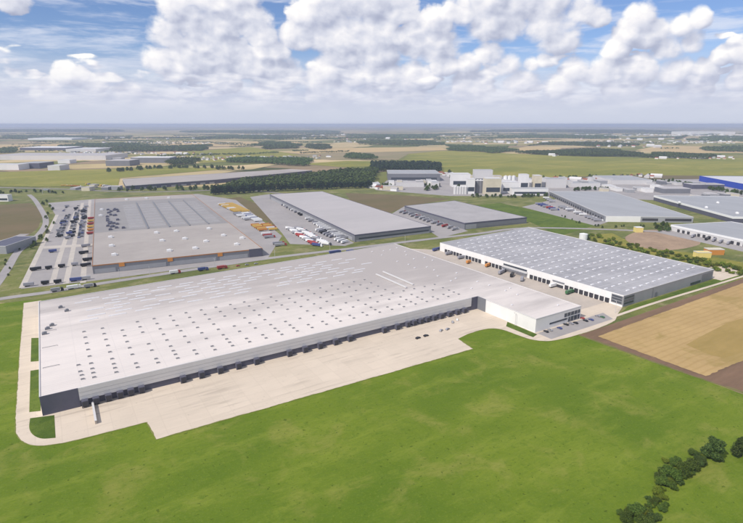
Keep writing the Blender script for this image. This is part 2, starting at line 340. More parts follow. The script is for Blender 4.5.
def plain_material():
    m = bpy.data.materials.new('farmland'); m.use_nodes = True; t = NT(m.node_tree); b = m.node_tree.nodes['Principled BSDF']
    P = t.node('ShaderNodeNewGeometry').outputs['Position']
    mp = t.node('ShaderNodeMapping'); t.put(mp.inputs[0], P); mp.inputs['Rotation'].default_value = (0, 0, 0.42); mp.inputs['Scale'].default_value = (1 / 520, 1 / 230, 1)
    wv = t.vm('ADD', mp.outputs[0], t.vm('SCALE', t.noise(P, 0.0012, 2, color=True), scale=0.35))
    v = t.node('ShaderNodeTexVoronoi', voronoi_dimensions='2D', feature='F1', distance='CHEBYCHEV'); t.put(v.inputs['Vector'], wv); v.inputs['Scale'].default_value = 1.0; v.inputs['Randomness'].default_value = 0.8
    sp = t.node('ShaderNodeSeparateColor'); t.put(sp.inputs[0], v.outputs['Color'])
    c = t.ramp(sp.outputs[0], [(0.0, (0.17, 0.18, 0.05)), (0.14, (0.30, 0.26, 0.10)), (0.28, (0.45, 0.36, 0.19)), (0.42, (0.14, 0.155, 0.045)), (0.52, (0.55, 0.43, 0.24)), (0.66, (0.23, 0.215, 0.07)), (0.76, (0.30, 0.22, 0.14)), (0.86, (0.50, 0.39, 0.20))], 'CONSTANT')
    ve = t.node('ShaderNodeTexVoronoi', voronoi_dimensions='2D', feature='F2', distance='CHEBYCHEV'); t.put(ve.inputs['Vector'], wv); ve.inputs['Scale'].default_value = 1.0; ve.inputs['Randomness'].default_value = 0.8
    hedge = t.ss(t.m('SUBTRACT', ve.outputs['Distance'], v.outputs['Distance']), 0.012, 0.05, 1, 0)
    c = t.mix(t.m('MULTIPLY', hedge, t.ss(t.noise(P, 0.003, 2), 0.42, 0.55)), c, (0.045, 0.06, 0.025))
    n = t.noise(P, 0.004, 5, 0.6)
    c = t.mix(t.m('MULTIPLY', t.ss(n, 0.4, 0.7), 0.45), c, (0.13, 0.14, 0.045))
    # far forests seen as dark belts
    fo = t.noise(t.vm('MULTIPLY', t.vm('ADD', P, (900.0, 400.0, 0.0)), (1, 1.6, 1)), 0.00055, 5, 0.62)
    ln = t.vm('LENGTH', P)
    thr = t.ss(ln, 2600, 12000, 0.30, 0.02)
    c = t.mix(t.ss(t.m('SUBTRACT', fo, thr), 0.52, 0.55), c, (0.04, 0.055, 0.03))
    t.put(b.inputs['Base Color'], c); b.inputs['Roughness'].default_value = 0.95; b.inputs['Specular IOR Level'].default_value = 0.05
    return m
M_plain = plain_material()

# ------------------------------------------------------------------ mesh helpers
def new_mesh(name, verts, faces, mats, fm=None, smooth=False):
    me = bpy.data.meshes.new(name); me.from_pydata([tuple(v) for v in verts], [], faces)
    for m in (mats if isinstance(mats, (list, tuple)) else [mats]): me.materials.append(m)
    if fm: me.polygons.foreach_set('material_index', fm)
    if smooth: me.polygons.foreach_set('use_smooth', [True] * len(me.polygons))
    me.update(); return me
def link(name, me, parent=None, loc=(0, 0, 0), rz=0.0, scale=None):
    o = bpy.data.objects.new(name, me); COL.objects.link(o); o.location = loc; o.rotation_euler = (0, 0, rz)
    if scale is not None: o.scale = scale if isinstance(scale, tuple) else (scale,) * 3
    if parent: o.parent = parent
    return o
def tag(o, label, cat, group=None, kind=None):
    o['label'] = label
    if cat: o['category'] = cat
    if group: o['group'] = group
    if kind: o['kind'] = kind
    return o
def thing(name, label, cat, loc=(0, 0, 0), rz=0.0, group=None):
    return tag(link(name, None, None, loc, rz), label, cat, group)
def area2(p): return sum(p[i][0] * p[(i + 1) % len(p)][1] - p[(i + 1) % len(p)][0] * p[i][1] for i in range(len(p)))
def ccw(p): return list(p) if area2(p) > 0 else list(p)[::-1]
def offset(p, d):
    """mitred offset of a counter-clockwise polygon (d > 0 grows it)"""
    out = []; n = len(p)
    for i in range(n):
        a, b, c = Vector(p[i - 1][:2]), Vector(p[i][:2]), Vector(p[(i + 1) % n][:2])
        e1 = (b - a).normalized(); e2 = (c - b).normalized()
        n1 = Vector((e1.y, -e1.x)); n2 = Vector((e2.y, -e2.x))
        k = (n1 + n2); k = k / max(0.25, k.dot(n1)); out.append(tuple(b + k * d))
    return out
def tri_poly(p, z):
    T = tessellate_polygon([[Vector((x, y, 0.0)) for x, y in p]]); out = []
    for a, b, c in T:
        k = (p[b][0] - p[a][0]) * (p[c][1] - p[a][1]) - (p[b][1] - p[a][1]) * (p[c][0] - p[a][0])
        if abs(k) > 1e-9: out.append((a, b, c) if k > 0 else (a, c, b))
    return out
def prism_data(poly, z0, z1, bottom=False):
    p = ccw(poly); n = len(p)
    V = [(x, y, z0) for x, y in p] + [(x, y, z1) for x, y in p]
    F = [(i, (i + 1) % n, n + (i + 1) % n, n + i) for i in range(n)]
    T = tri_poly(p, z1); F += [tuple(n + k for k in f) for f in T]
    if bottom: F += [tuple(f[::-1]) for f in T]
    return V, F
def loc_verts(V, o): return [(x - o[0], y - o[1], z - o[2]) for x, y, z in V]
def box_data(cx, cy, z0, sx, sy, sz, rz=0.0):
    c, s = math.cos(rz), math.sin(rz); P = []
    for z in (z0, z0 + sz):
        for a, b in ((-.5, -.5), (.5, -.5), (.5, .5), (-.5, .5)):
            x, y = a * sx, b * sy; P.append((cx + x * c - y * s, cy + x * s + y * c, z))
    return P, [(0, 1, 5, 4), (1, 2, 6, 5), (2, 3, 7, 6), (3, 0, 4, 7), (4, 5, 6, 7), (3, 2, 1, 0)]
def join(*ds):
    V, F = [], []
    for v, f in ds:
        k = len(V); V += v; F += [tuple(i + k for i in q) for q in f]
    return V, F
def spline(pts, k=8, closed=False):
    out = []; n = len(pts); rng = range(n if closed else n - 1)
    for i in rng:
        P = [Vector(pts[(i + j) % n] if closed else pts[min(max(i + j, 0), n - 1)]) for j in (-1, 0, 1, 2)]
        for q in range(k):
            u = q / k
            out.append(tuple(0.5 * ((2 * P[1]) + (-P[0] + P[2]) * u + (2 * P[0] - 5 * P[1] + 4 * P[2] - P[3]) * u * u + (-P[0] + 3 * P[1] - 3 * P[2] + P[3]) * u ** 3)))
    if not closed: out.append(tuple(pts[-1]))
    return out
def sheet(name, poly, z, m, label=None, kind='structure'):
    p = ccw(poly); V = [(x, y, z) for x, y in p]
    o = link(name, new_mesh(name, V, tri_poly(p, z), m)); o['kind'] = kind
    if label: o['label'] = label
    return o
def slab(name, poly, z0, z1, m, label=None):
    V, F = prism_data(poly, z0, z1); o = link(name, new_mesh(name, V, F, m)); o['kind'] = 'structure'
    if label: o['label'] = label
    return o
def ribbon(name, pts, width, z, m, label=None, smooth=6):
    p = spline(pts, smooth) if smooth else [tuple(q) for q in pts]; V, F = [], []
    for i, a in enumerate(p):
        t = (Vector(p[min(i + 1, len(p) - 1)]) - Vector(p[max(i - 1, 0)])).normalized(); nx, ny = -t.y, t.x
        wd = width if not callable(width) else width(i / (len(p) - 1))
        V += [(a[0] + nx * wd / 2, a[1] + ny * wd / 2, z), (a[0] - nx * wd / 2, a[1] - ny * wd / 2, z)]
        if i: F.append((2 * i - 2, 2 * i - 1, 2 * i + 1, 2 * i))
    o = link(name, new_mesh(name, V, F, m)); o['kind'] = 'structure'
    if label: o['label'] = label
    return o
def S(*pts, z=0.0): return [at(x, y, z) for x, y in pts]

def rough_edge(name, pts, w0, w1, z, m, seed, step=1.5):
    """ragged strip of trodden or dry growth along an edge"""
    rs = random.Random(seed); P = []
    for a, b in zip(pts[:-1], pts[1:]):
        a, b = Vector(a), Vector(b); n = max(1, int((b - a).length / step)); P += [a.lerp(b, k / n) for k in range(n)]
    P.append(Vector(pts[-1])); V, F = [], []; ua = va = (w0 + w1) / 2
    for i, a in enumerate(P):
        t = (P[min(i + 1, len(P) - 1)] - P[max(i - 1, 0)]).normalized(); nx, ny = -t.y, t.x; ua = 0.6 * ua + 0.4 * rs.uniform(w0, w1) * 1.3; va = 0.6 * va + 0.4 * rs.uniform(w0, w1) * 0.8; u, v = ua, va
        V += [(a.x + nx * u, a.y + ny * u, z), (a.x - nx * v, a.y - ny * v, z)]
        if i: F.append((2 * i - 2, 2 * i - 1, 2 * i + 1, 2 * i))
    o = link(name, new_mesh(name, V, F, m)); o['kind'] = 'structure'; return o
# ------------------------------------------------------------------ ground: one sheet to the horizon
rings = [0, 40, 90, 160, 260, 400, 600, 900, 1300, 1900, 2800, 4000, 6000, 9000, 13000, 19000, 27000, 36000]
V, F = [(0, 0, 0)], []; NS = 64
for r in rings[1:]:
    V += [(r * math.cos(2 * math.pi * i / NS), r * math.sin(2 * math.pi * i / NS), 0) for i in range(NS)]
for i in range(NS): F.append((0, 1 + i, 1 + (i + 1) % NS))
for k in range(len(rings) - 2):
    a, b = 1 + k * NS, 1 + (k + 1) * NS
    for i in range(NS): F.append((a + i, b + i, b + (i + 1) % NS, a + (i + 1) % NS))
gnd = link('ground', new_mesh('ground', V, F, M_plain)); gnd['kind'] = 'structure'

# estate land around the warehouses
sheet('estate_ground', S((-60, 300), (-70, 184), (60, 186), (120, 187.5), (240, 187), (390, 186), (450, 193), (600, 176), (700, 172), (800, 178), (820, 300), (600, 330)), 0.05, M_verge)
sheet('meadow', [(-420, 553), (-300, 556), (-66, 560), (-34, 556), (-10, 545), (0, 500), (320, 440), (335, 228), (336, 207), (340, 150), (343, 105), (420, 40), (700, -200), (600, -420), (-420, -420)], 0.11, M_meadow)
# ------------------------------------------------------------------ yards, roads, fields
yard = spline([(-34, 548), (-34, 470), (-34, 392), (-33.5, 318), (-32.4, 302), (-29, 292), (-23, 285), (-14, 281), (-4, 279.5)], 6) + \
    [(28, 278), (29.5, 258), (248, 252), (251, 272)] + spline([(262, 274.5), (276, 275), (287, 273), (293, 266), (295, 252), (297, 241), (304, 233), (316, 229), (340, 227), (363, 227), (386, 229.5), (402, 237)], 5) + \
    [(424, 246), (424, 502), (392, 532), (366, 524.5), (-20, 506.5), (-20, 548)]
slab('concrete_yard', yard, 0.0, 0.24, M_conc, 'pale concrete dock yard and loop road round the main warehouse')
slab('dock_yard', [(367, 262), (423, 262), (423, 500), (392, 529), (367, 523)], 0.24, 0.25, M_conc2, 'warm grey dock yard between the two white warehouses')
slab('car_park', [(311, 233), (390, 233), (396, 246.5), (311, 246.5)], 0.24, 0.25, M_asph2)
M_dry = mat('dry_edge_growth', (0.22, 0.215, 0.07), 0.95, 1.0, 0.25, (0.13, 0.165, 0.03))
rough_edge('yard_verge', yard[:49] + [(28, 278)], -0.1, 0.55, 0.246, M_dry, 1)
rough_edge('yard_verge', [(28, 278), (29.5, 258), (248, 252), (251, 272)], -0.2, 0.8, 0.247, M_dry, 2)
rough_edge('yard_verge', yard[53:104], -0.1, 0.6, 0.248, M_dry, 3)
for i, p in enumerate(([(-27, 449), (-21.5, 446), (-21.5, 399), (-27, 401)], [(-27, 385), (-21.5, 384), (-21.5, 323), (-27, 325)],
          spline([(-26.5, 317), (-26.8, 306), (-25, 297.5), (-21, 291), (-15, 288)], 5) + [(-15, 313.5)],
          [(301, 270), (309, 276), (309, 245), (302, 243)])):
    slab('grass_island', p, 0.24, 0.36, M_lawn)
# stubble field and its bare margins
slab('soil_margin', [(335.5, 227), (350, 226.5), (413, 227), (592, 229), (700, 232), (800, 40), (344, 60), (344, 116), (340.5, 144), (336.5, 207)], 0.0, 0.17, M_soil)
slab('stubble_field', [(345.5, 217.5), (455, 219.5), (590, 221.5), (690, 223), (560, 128), (393, 137), (347.5, 139)], 0.17, 0.24, M_wheat)
sheet('stubble_patch', S((686, 345), (706, 334), (728, 323), (760, 313), (760, 348), (724, 358), (712, 356)), 0.246, mat('stubble_olive', (0.36, 0.25, 0.085), 0.95, 1.0, 0.05, (0.28, 0.20, 0.06), (0.3, 1, 1), bump=0.3), 'darker olive patch within the golden stubble')
M_rag = mat('ragged_margin', (0.20, 0.165, 0.07), 0.95, 1.0, 0.12, (0.11, 0.13, 0.03), bump=0.4)
rough_edge('field_edge', [(336, 228), (337, 207), (341, 144), (344.5, 116), (344, 60)], -0.3, 2.2, 0.178, M_rag, 4)
rough_edge('field_edge', [(345.5, 217.5), (347.5, 139), (393, 137)], -0.6, 1.2, 0.2465, M_soil, 5)
rough_edge('field_edge', [(345.5, 217.5), (455, 219.5), (590, 221.5)], -0.6, 1.2, 0.2475, M_soil, 6)
slab('grass_margin', [(402, 236), (467, 235), (600, 231), (720, 234), (720, 244), (430, 244)], 0.0, 0.21, M_lawn)
ribbon('footpath', [(398, 236), (467, 236.5), (600, 233.5), (640, 236), (700, 262)], 3.2, 0.25, M_conc)
slab('yard_end', [(588, 238), (640, 237), (652, 262), (590, 300)], 0.0, 0.22, M_conc)
sheet('scrub_ground', S((583, 236), (612, 233), (640, 247), (700, 254), (760, 266), (760, 288), (716, 274), (650, 256), (600, 243)), 0.09, grass_mat('scrub_grass', (0.24, 0.22, 0.045), (0.15, 0.17, 0.03), (0.32, 0.27, 0.06), 2.0, 0.2, (0.36, 0.27, 0.05)))
sheet('fallow_strip', S((560, 177), (640, 175), (720, 176), (700, 179), (600, 180)), 0.45, M_soil2)
sheet('dirt_lot', spline(S((625, 238), (640, 231), (662, 230), (690, 236), (700, 244), (672, 250), (640, 247)), 5, True), 0.10, M_dirt)
sheet('fallow_field', S((-30, 207), (0, 205), (30, 203), (38, 208), (42.5, 216), (38, 228), (28, 236), (0, 240), (-30, 243)), 0.12, M_soil2)
sheet('fallow_strip', S((222, 199), (240, 197), (262, 206), (292, 224), (284, 231), (262, 219)), 0.12, M_soil2)
sheet('fallow_strip.001', S((345, 193), (400, 195), (450, 199), (404, 207), (388, 214), (350, 200)), 0.13, M_soil2)
sheet('lawn_strip', S((470, 206), (500, 203), (560, 216), (600, 224), (560, 236), (530, 222)), 0.12, M_lawn)
sheet('truck_park', S((20.7, 289), (41.5, 246), (56, 216), (48, 203), (95, 199), (198, 194), (236, 200), (282, 236), (268, 258), (93, 281)), 0.16, M_asph2, 'pale asphalt truck park around the brown roofed warehouse')
for k, (a, b, c) in enumerate((((52, 285), (62, 250), (75.5, 212)), ((66, 284), (73, 250), (82.5, 203)), ((83, 283), (85.5, 250), (90, 200)), ((22, 288), (42, 246), (57, 215)))):
    ribbon('lane', S(a, b, c), 5.5, 0.22, M_line)
ribbon('cross_lane', S((41, 247.5), (65, 246.5), (92, 245)), 16, 0.20, M_line)
ribbon('estate_road', [(-320, 560), (-120, 568), (-54, 574), (-13, 573), (25, 577), (116, 580), (216, 582), (330, 572), (450, 562), (538, 552), (640, 540), (760, 440), (800, 380), (790, 250), (770, 100)], 10, 0.22, M_asph2)
ribbon('side_road', [(-72, 500), (-66, 575), (-58, 640), (-52, 700), (-44, 790), (-28, 858), (-14, 960), (-11, 1040), (-15, 1135), (-28, 1329), (-40, 1440)], 9, 0.20, M_asph2)
ribbon('side_road', S((0, 242), (14, 238), (25, 234)), 14, 0.18, M_asph2)
ribbon('main_road', S((-80, 184), (0, 187.5), (60, 189), (140, 192), (240, 190), (300, 196)), 13, 0.19, M_asph)
ribbon('access_road', S((300, 196), (322, 214), (347, 244)), 10, 0.21, M_asph2)
slab('service_yard', S((250, 197), (270, 194), (354, 243), (345, 246), (290, 244), (282, 233)), 0.0, 0.17, M_asph2)
slab('service_yard', S((388, 216), (405, 206), (468, 231), (440, 238), (420, 225)), 0.0, 0.17, M_asph2)
slab('service_yard', S((522, 207), (556, 199), (608, 222), (596, 226)), 0.0, 0.17, M_asph2)
slab('service_yard', S((655, 232), (671, 229), (780, 250), (780, 260)), 0.0, 0.17, M_asph2)
sheet('industrial_ground', S((375, 190), (390, 178), (455, 174), (560, 178), (700, 176), (760, 184), (760, 200), (650, 200), (560, 196), (450, 196)), 0.08, M_asph2)
# pasture and arable strips further out
M_fallow_far = mat('fallow_far', (0.30, 0.23, 0.13), 0.95, 1.0, 0.006, (0.20, 0.185, 0.08), (0.4, 1, 1))
FIELDS = [
    ('pasture', ((400, 163), (440, 174), (470, 176), (560, 178), (700, 178), (800, 181), (800, 158), (650, 158), (560, 156), (450, 150.5), (410, 153)), M_far_green),
    ('stubble_strip', ((285, 152.5), (330, 148), (440, 147), (448, 150), (380, 152), (310, 154.5)), M_stubble2),
    ('stubble_strip', ((505, 150), (530, 146), (562, 148), (556, 151)), M_stubble2),
    ('stubble_strip', ((636, 150), (660, 145.5), (730, 147), (760, 148), (760, 153), (660, 153)), M_stubble2),
    ('stubble_strip', ((-40, 146), (90, 143), (230, 141), (300, 142), (300, 145), (200, 146.5), (90, 147), (-40, 151)), M_stubble2),
    ('fallow_strip', ((285, 156), (330, 152.6), (400, 151.8), (440, 151), (408, 154), (398, 160), (330, 160)), M_fallow_far),
    ('stubble_strip', ((300, 164), (345, 161), (400, 161.5), (400, 165.5), (340, 167)), M_far_green),
    ('pasture', ((180, 152), (250, 147), (300, 155), (250, 161), (200, 163)), M_far_green),
    ('pasture', ((-60, 185), (-60, 174), (40, 171), (170, 167), (240, 168), (120, 178), (118, 186), (40, 187)), M_far_green),
]
for i, (n, p, m) in enumerate(FIELDS): sheet(n, S(*p), 0.30 + 0.05 * i, m)

# ------------------------------------------------------------------ warehouses
def part(th, name, V, F, m, parent=None, fm=None):
    o = link(name, new_mesh(name, loc_verts(V, th.location), F, m, fm), parent or th); return o
def warehouse(name, label, cat, poly, h, m_wall, m_roof, m_edge=None, group=None, edge=0.9, proud=0.12):
    p = ccw(poly); n = len(p); c = (sum(q[0] for q in p) / n, sum(q[1] for q in p) / n, 0.0)
    th = thing(name, label, cat, c, 0.0, group)
    V = [(x, y, 0.0) for x, y in p] + [(x, y, h) for x, y in p]
    part(th, 'wall', V, [(i, (i + 1) % n, n + (i + 1) % n, n + i) for i in range(n)], m_wall)
    zr = h - 0.35; q = offset(p, -0.3)
    part(th, 'roof', [(x, y, zr) for x, y in q], tri_poly(q, zr), m_roof)
    o_, i_ = offset(p, proud), offset(p, -0.45)
    V = [(x, y, h - edge) for x, y in o_] + [(x, y, h + 0.06) for x, y in o_] + [(x, y, h + 0.06) for x, y in i_] + [(x, y, zr - 0.02) for x, y in i_]
    F = []
    for k in range(3): F += [(k * n + i, k * n + (i + 1) % n, (k + 1) * n + (i + 1) % n, (k + 1) * n + i) for i in range(n)]
    part(th, 'parapet', V, F, m_edge or M_coping)
    return th
def band(th, name, poly, i, z0, z1, m, proud=0.18, t0=0.0, t1=1.0, parent=None, thick=0.16):
    """panel laid on side i of the footprint, from fraction t0 to t1"""
    p = ccw(poly); a, b = Vector(p[i]), Vector(p[(i + 1) % len(p)])
    e = (b - a).normalized(); nrm = Vector((e.y, -e.x)); A = a.lerp(b, t0) + nrm * (proud - thick); B = a.lerp(b, t1) + nrm * (proud - thick)
    A2, B2 = A + nrm * thick, B + nrm * thick
    V = [(*A, z0), (*B, z0), (*B2, z0), (*A2, z0), (*A, z1), (*B, z1), (*B2, z1), (*A2, z1)]
    return part(th, name, V, [(0, 1, 5, 4), (1, 2, 6, 5), (2, 3, 7, 6), (3, 0, 4, 7), (4, 5, 6, 7), (3, 2, 1, 0)], m, parent)
DOCKS = {}
def dock_mesh(kind):
    """a dock bay in its own frame: x along the wall, -y outwards"""
    if kind in DOCKS: return DOCKS[kind]
    if kind == 'door':
        d = join(box_data(0, -0.12, 0.9, 3.0, 0.3, 3.3), box_data(-1.75, -0.3, 0.6, 0.5, 0.66, 4.1), box_data(1.75, -0.3, 0.6, 0.5, 0.66, 4.1), box_data(0, -0.3, 4.2, 3.0, 0.66, 0.5), box_data(0, -0.25, 0.1, 2.4, 0.5, 0.78))
        DOCKS[kind] = (new_mesh('dock_door', *d, M_dark), None)
    else:
        d = join(box_data(0, -1.6, 1.1, 3.5, 3.2, 3.6), box_data(-1.5, -2.6, 0.24, 0.5, 0.9, 0.9), box_data(1.5, -2.6, 0.24, 0.5, 0.9, 0.9), box_data(0, -0.5, 0.24, 3.0, 1.0, 0.85))
        DOCKS[kind] = (new_mesh('dock_shelter', *d, M_slate), new_mesh('dock_door', *box_data(0, -3.3, 1.2, 2.7, 0.2, 3.0), M_dark))
    return DOCKS[kind]
def dock(th, kind, x, y, rz, parent=None):
    a, b = dock_mesh(kind)
    o = link('dock_shelter' if b else 'dock_door', a, parent or th, (x - th.location.x, y - th.location.y, 0), rz)
    if b: link('dock_door', b, o)
    return o
def copies(th, name, me, spots, z, rz=0.0):
    for s in spots: link(name, me, th, (s[0] - th.location.x, s[1] - th.location.y, z), s[2] if len(s) > 2 else rz)

rng = random.Random(7)
# --- the main warehouse: an L with a long dock front
AP = [(-20.5, 316.5), (310, 313), (310, 248), (366, 248), (366, 523.5), (-20.5, 505.5)]
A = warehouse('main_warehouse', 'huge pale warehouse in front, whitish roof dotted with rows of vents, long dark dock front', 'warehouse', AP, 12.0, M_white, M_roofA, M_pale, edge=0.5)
roofA = [o for o in A.children if o.name.startswith('roof')][0]
def yf(u): return 316.5 + (313 - 316.5) * (u + 20.5) / 330.5          # the front wall line
FL = ccw(AP)
U0, U1 = -1.5, 302.0
def t_of(u): return (u + 20.5) / 330.5
idx = [i for i in range(6) if abs(FL[i][0] + 20.5) < 0.1 and abs(FL[i][1] - 316.5) < 0.1][0]
for k, (z0, z1, pr) in enumerate(((4.3, 6.7, 0.55), (6.76, 9.2, 0.62), (9.26, 12.25, 0.70))):
    band(A, 'cladding_band', AP, idx, z0, z1, M_pale, pr, t_of(U0), t_of(U1), thick=0.62)
band(A, 'dock_band', AP, idx, 0.24, 4.28, M_slate, 0.16, t_of(U0), t_of(U1), thick=0.14)
band(A, 'office_front', AP, idx, 0.24, 12.2, M_slate, 0.45, t_of(-20.5), t_of(U0 - 0.1), thick=0.44)
band(A, 'corner_wall', AP, idx, 0.24, 12.1, M_slate, 0.25, t_of(U1 + 0.1), 0.999, thick=0.24)
band(A, 'corner_wall', AP, (idx + 1) % 6, 0.24, 12.1, M_greyd, 0.2, 0.004, 0.155, thick=0.18)
band(A, 'office_window', AP, (idx + 2) % 6, 3.6, 5.0, M_glass, 0.16, 0.30, 0.70, thick=0.14)
band(A, 'office_window', AP, (idx + 2) % 6, 6.2, 9.4, M_glass, 0.16, 0.62, 0.98, thick=0.14)
band(A, 'office_window', AP, (idx + 2) % 6, 1.0, 5.2, M_glass, 0.17, 0.72, 0.98, thick=0.15)
for fr in (0.68, 0.76, 0.84, 0.92): band(A, 'mullion', AP, (idx + 2) % 6, 0.9, 9.5, M_pale, 0.2, fr, fr + 0.006, thick=0.14)
# dock shelters: surveyed positions along the front
def u_on_front(px):
    lo, hi = -20.0, 310.0
    for _ in range(40):
        mid = (lo + hi) / 2; p = Vector((mid, yf(mid), 2 - CAM_H)); x = W_PX / 2 + F_PX * p.dot(RT) / p.dot(FW)
        lo, hi = (mid, hi) if x < px else (lo, mid)
    return lo
for px in (96, 108.4, 120, 130.6, 141.3, 182.6, 201, 219.6, 237.7, 255.8, 288.5, 304, 319, 334.5, 348.8, 383, 396, 406.5, 413, 419.7, 426, 433, 440, 448, 456, 463):
    u = u_on_front(px); dock(A, 'shelter', u, yf(u) - 0.16, -0.0106)
dock(A, 'shelter', u_on_front(85), yf(20) - 0.16, -0.0106)
# roof vents (small smoke hatches) in columns, more of them towards the front
vent = new_mesh('smoke_vent', *join(box_data(0, 0, 0, 2.3, 1.6, 0.4), box_data(0, 0, 0.4, 2.0, 1.3, 0.28)), [M_coping, M_vent], [0] * 6 + [1] * 6)
spots = [(1.6, 327.5), (1.4, 333.5), (1.0, 339.5), (0.6, 350)]
for i in range(25):                                     # one column of hatches per 12 m bay
    u = 7.6 + 12.15 * i; nf = [3, 3, 2, 2, 3, 2, 2, 3, 2, 2][i % 10]
    spots += [(u, 326.4 + 6.7 * k) for k in range(nf)]
    spots += [(u, 348.4 + 12.2 * j) for j in range(6) if rng.random() < 0.94 and not (u > 262 and 2 <= j)]
copies(A, 'smoke_vent', vent, spots, 11.6)
strip = new_mesh('skylight', *join(box_data(0, 0, 0, 13.0, 1.5, 0.30), box_data(0, 0, 0.30, 12.6, 1.1, 0.18)), M_sky)
strip_s = new_mesh('skylight_short', *join(box_data(0, 0, 0, 11.0, 1.3, 0.30), box_data(0, 0, 0.30, 10.6, 0.9, 0.2)), M_sky)
spots = []
for r, v in enumerate((436, 444, 452, 460, 468, 476, 484, 492)):
    for k in range(14):
        u = 12 + k * 20.5 + (r % 2) * 7 + rng.uniform(-1, 1)
        if rng.random() < 0.85 and u < 285 - 6 * (r % 3): spots.append((u, v + rng.uniform(-.8, .8)))
copies(A, 'skylight', strip, spots, 11.62)
copies(A, 'roof_hatch', new_mesh('roof_hatch', *join(box_data(0, 0, 0, 3.2, 2.4, 1.4), box_data(0.3, 0, 1.4, 1.8, 1.8, 0.7)), M_greyd), [(-5, 478), (-1, 466), (-15, 430), (-12, 436), (-17, 420)], 11.6)
copies(A, 'walkway_rail', new_mesh('walkway_rail', *join(box_data(0, 0, 0.4, 9, 0.2, 0.2), box_data(-4.4, 0, 0, 0.2, 0.2, 0.6), box_data(4.4, 0, 0, 0.2, 0.2, 0.6)), M_greyd), [(-14, 392), (-14, 357), (-14, 425)], 11.65)
duct = new_mesh('roof_duct', *join(box_data(0, 0, 0.4, 1.4, 52, 1.0), *[box_data(0, -24 + 8 * k, 0, 1.0, 0.4, 0.5) for k in range(7)]), M_coping)
copies(A, 'roof_duct', duct, [(270, 392), (281, 396)], 11.65)
spots = [(320 + 11 * (k % 4) + rng.uniform(-2, 2), 262 + 17 * (k // 4) + rng.uniform(-3, 3)) for k in range(60) if rng.random() < 0.42]
copies(A, 'smoke_vent', new_mesh('smoke_vent_pale', *join(box_data(0, 0, 0, 2.0, 1.5, 0.4), box_data(0, 0, 0.4, 1.7, 1.2, 0.3)), [M_coping, M_sky], [0] * 6 + [1] * 6), spots, 11.66)
# low concrete wall standing out from the dock front
wl = thing('retaining_wall', 'low concrete retaining wall reaching out from the dark office corner of the main warehouse', 'wall', (*at(94.5, 415), 0.24), 0.0)
a, b = Vector(at(93.0, 405.5)), Vector(at(96.3, 424.5)); mid = (a + b) / 2; ln = (b - a).length; rz = math.atan2(b.y - a.y, b.x - a.x)
link('wall_body', new_mesh('wall_body', *box_data(0, 0, 0, ln, 0.9, 2.0), M_conc2), wl, (mid.x - wl.location.x, mid.y - wl.location.y, 0), rz)
link('coping', new_mesh('coping', *box_data(0, 0, 2.0, ln + 0.2, 1.15, 0.22), M_coping), wl, (mid.x - wl.location.x, mid.y - wl.location.y, 0), rz)

# --- the white dock warehouse on the right
BP = [(424, 246), (586, 246), (600, 509), (421, 499)]
B = warehouse('dock_warehouse', 'long white warehouse right of centre with a row of dark dock doors and blue-grey roof', 'warehouse', BP, 11.0, M_grey, M_roofB, M_pale, edge=0.5)
bw = ccw(BP); iB = [i for i in range(4) if abs(bw[i][0] - 421) < 0.1][0]
band(B, 'white_front', BP, iB, 0.24, 11.1, M_white, 0.2, 0.001, 0.999, thick=0.18)
def onB(t): a, b = Vector(bw[iB]), Vector(bw[(iB + 1) % 4]); return a.lerp(b, t)
rzB = math.atan2(bw[(iB + 1) % 4][1] - bw[iB][1], bw[(iB + 1) % 4][0] - bw[iB][0])
LB = (Vector(bw[iB]) - Vector(bw[(iB + 1) % 4])).length
nd = 42
for k in range(nd):
    t = 0.05 + 0.89 * k / (nd - 1)
    if 0.425 < t < 0.575 or 0.70 < t < 0.755 or rng.random() < 0.10: continue
    p = onB(t) + Vector((-0.2, 0)); dock(B, 'door', p.x, p.y, rzB)
band(B, 'canopy_block', BP, iB, 3.4, 4.4, M_greyd, 3.2, 0.432, 0.57, thick=3.0)
band(B, 'canopy_block', BP, iB, 4.6, 6.6, M_pale, 1.4, 0.432, 0.57, thick=1.2)
band(B, 'window_strip', BP, iB, 6.7, 8.6, M_glass, 0.42, 0.435, 0.567, thick=0.2)
band(B, 'canopy_block', BP, iB, 6.0, 6.5, M_greyd, 1.6, 0.70, 0.755, thick=1.4)
band(B, 'dock_office', BP, iB, 0.24, 3.2, M_dark, 0.5, 0.705, 0.75, thick=0.3)
band(B, 'office_front', BP, iB, 2.2, 10.0, M_greyd, 0.5, 0.955, 0.9985, thick=0.3)
for z0 in (3.0, 5.6, 8.0): band(B, 'window_strip', BP, iB, z0, z0 + 1.3, M_glass, 0.6, 0.958, 0.995, thick=0.2)
iR = (iB + 1) % 4
band(B, 'office_front', BP, iR, 1.8, 9.8, M_greyd, 0.4, 0.002, 0.10, thick=0.3)
for z0 in (2.6, 5.2, 7.8): band(B, 'window_strip', BP, iR, z0, z0 + 1.3, M_glass, 0.5, 0.006, 0.096, thick=0.2)
band(B, 'gate', BP, iR, 0.2, 5.0, M_greyd, 0.4, 0.315, 0.34, thick=0.3)
band(B, 'downpipe', BP, iR, 0.2, 10.6, M_greyd, 0.35, 0.285, 0.29, thick=0.3)
band(B, 'gate', BP, iR, 0.2, 9.0, M_greyd, 0.4, 0.85, 0.985, thick=0.3)
band(B, 'window_strip', BP, iR, 1.0, 3.4, M_glass, 0.5, 0.72, 0.84, thick=0.3)
sk = new_mesh('skylight_dome', *join(box_data(0, 0, 0, 4.6, 1.7, 0.3), box_data(0, 0, 0.3, 4.2, 1.3, 0.25)), M_sky)
spots = [(430 + 12.2 * j + 0.05 * i, 253 + 14.6 * i + 0.75 * j) for i in range(17) for j in range(13) if rng.random() < 0.97]
copies(B, 'skylight', sk, spots, 10.66)
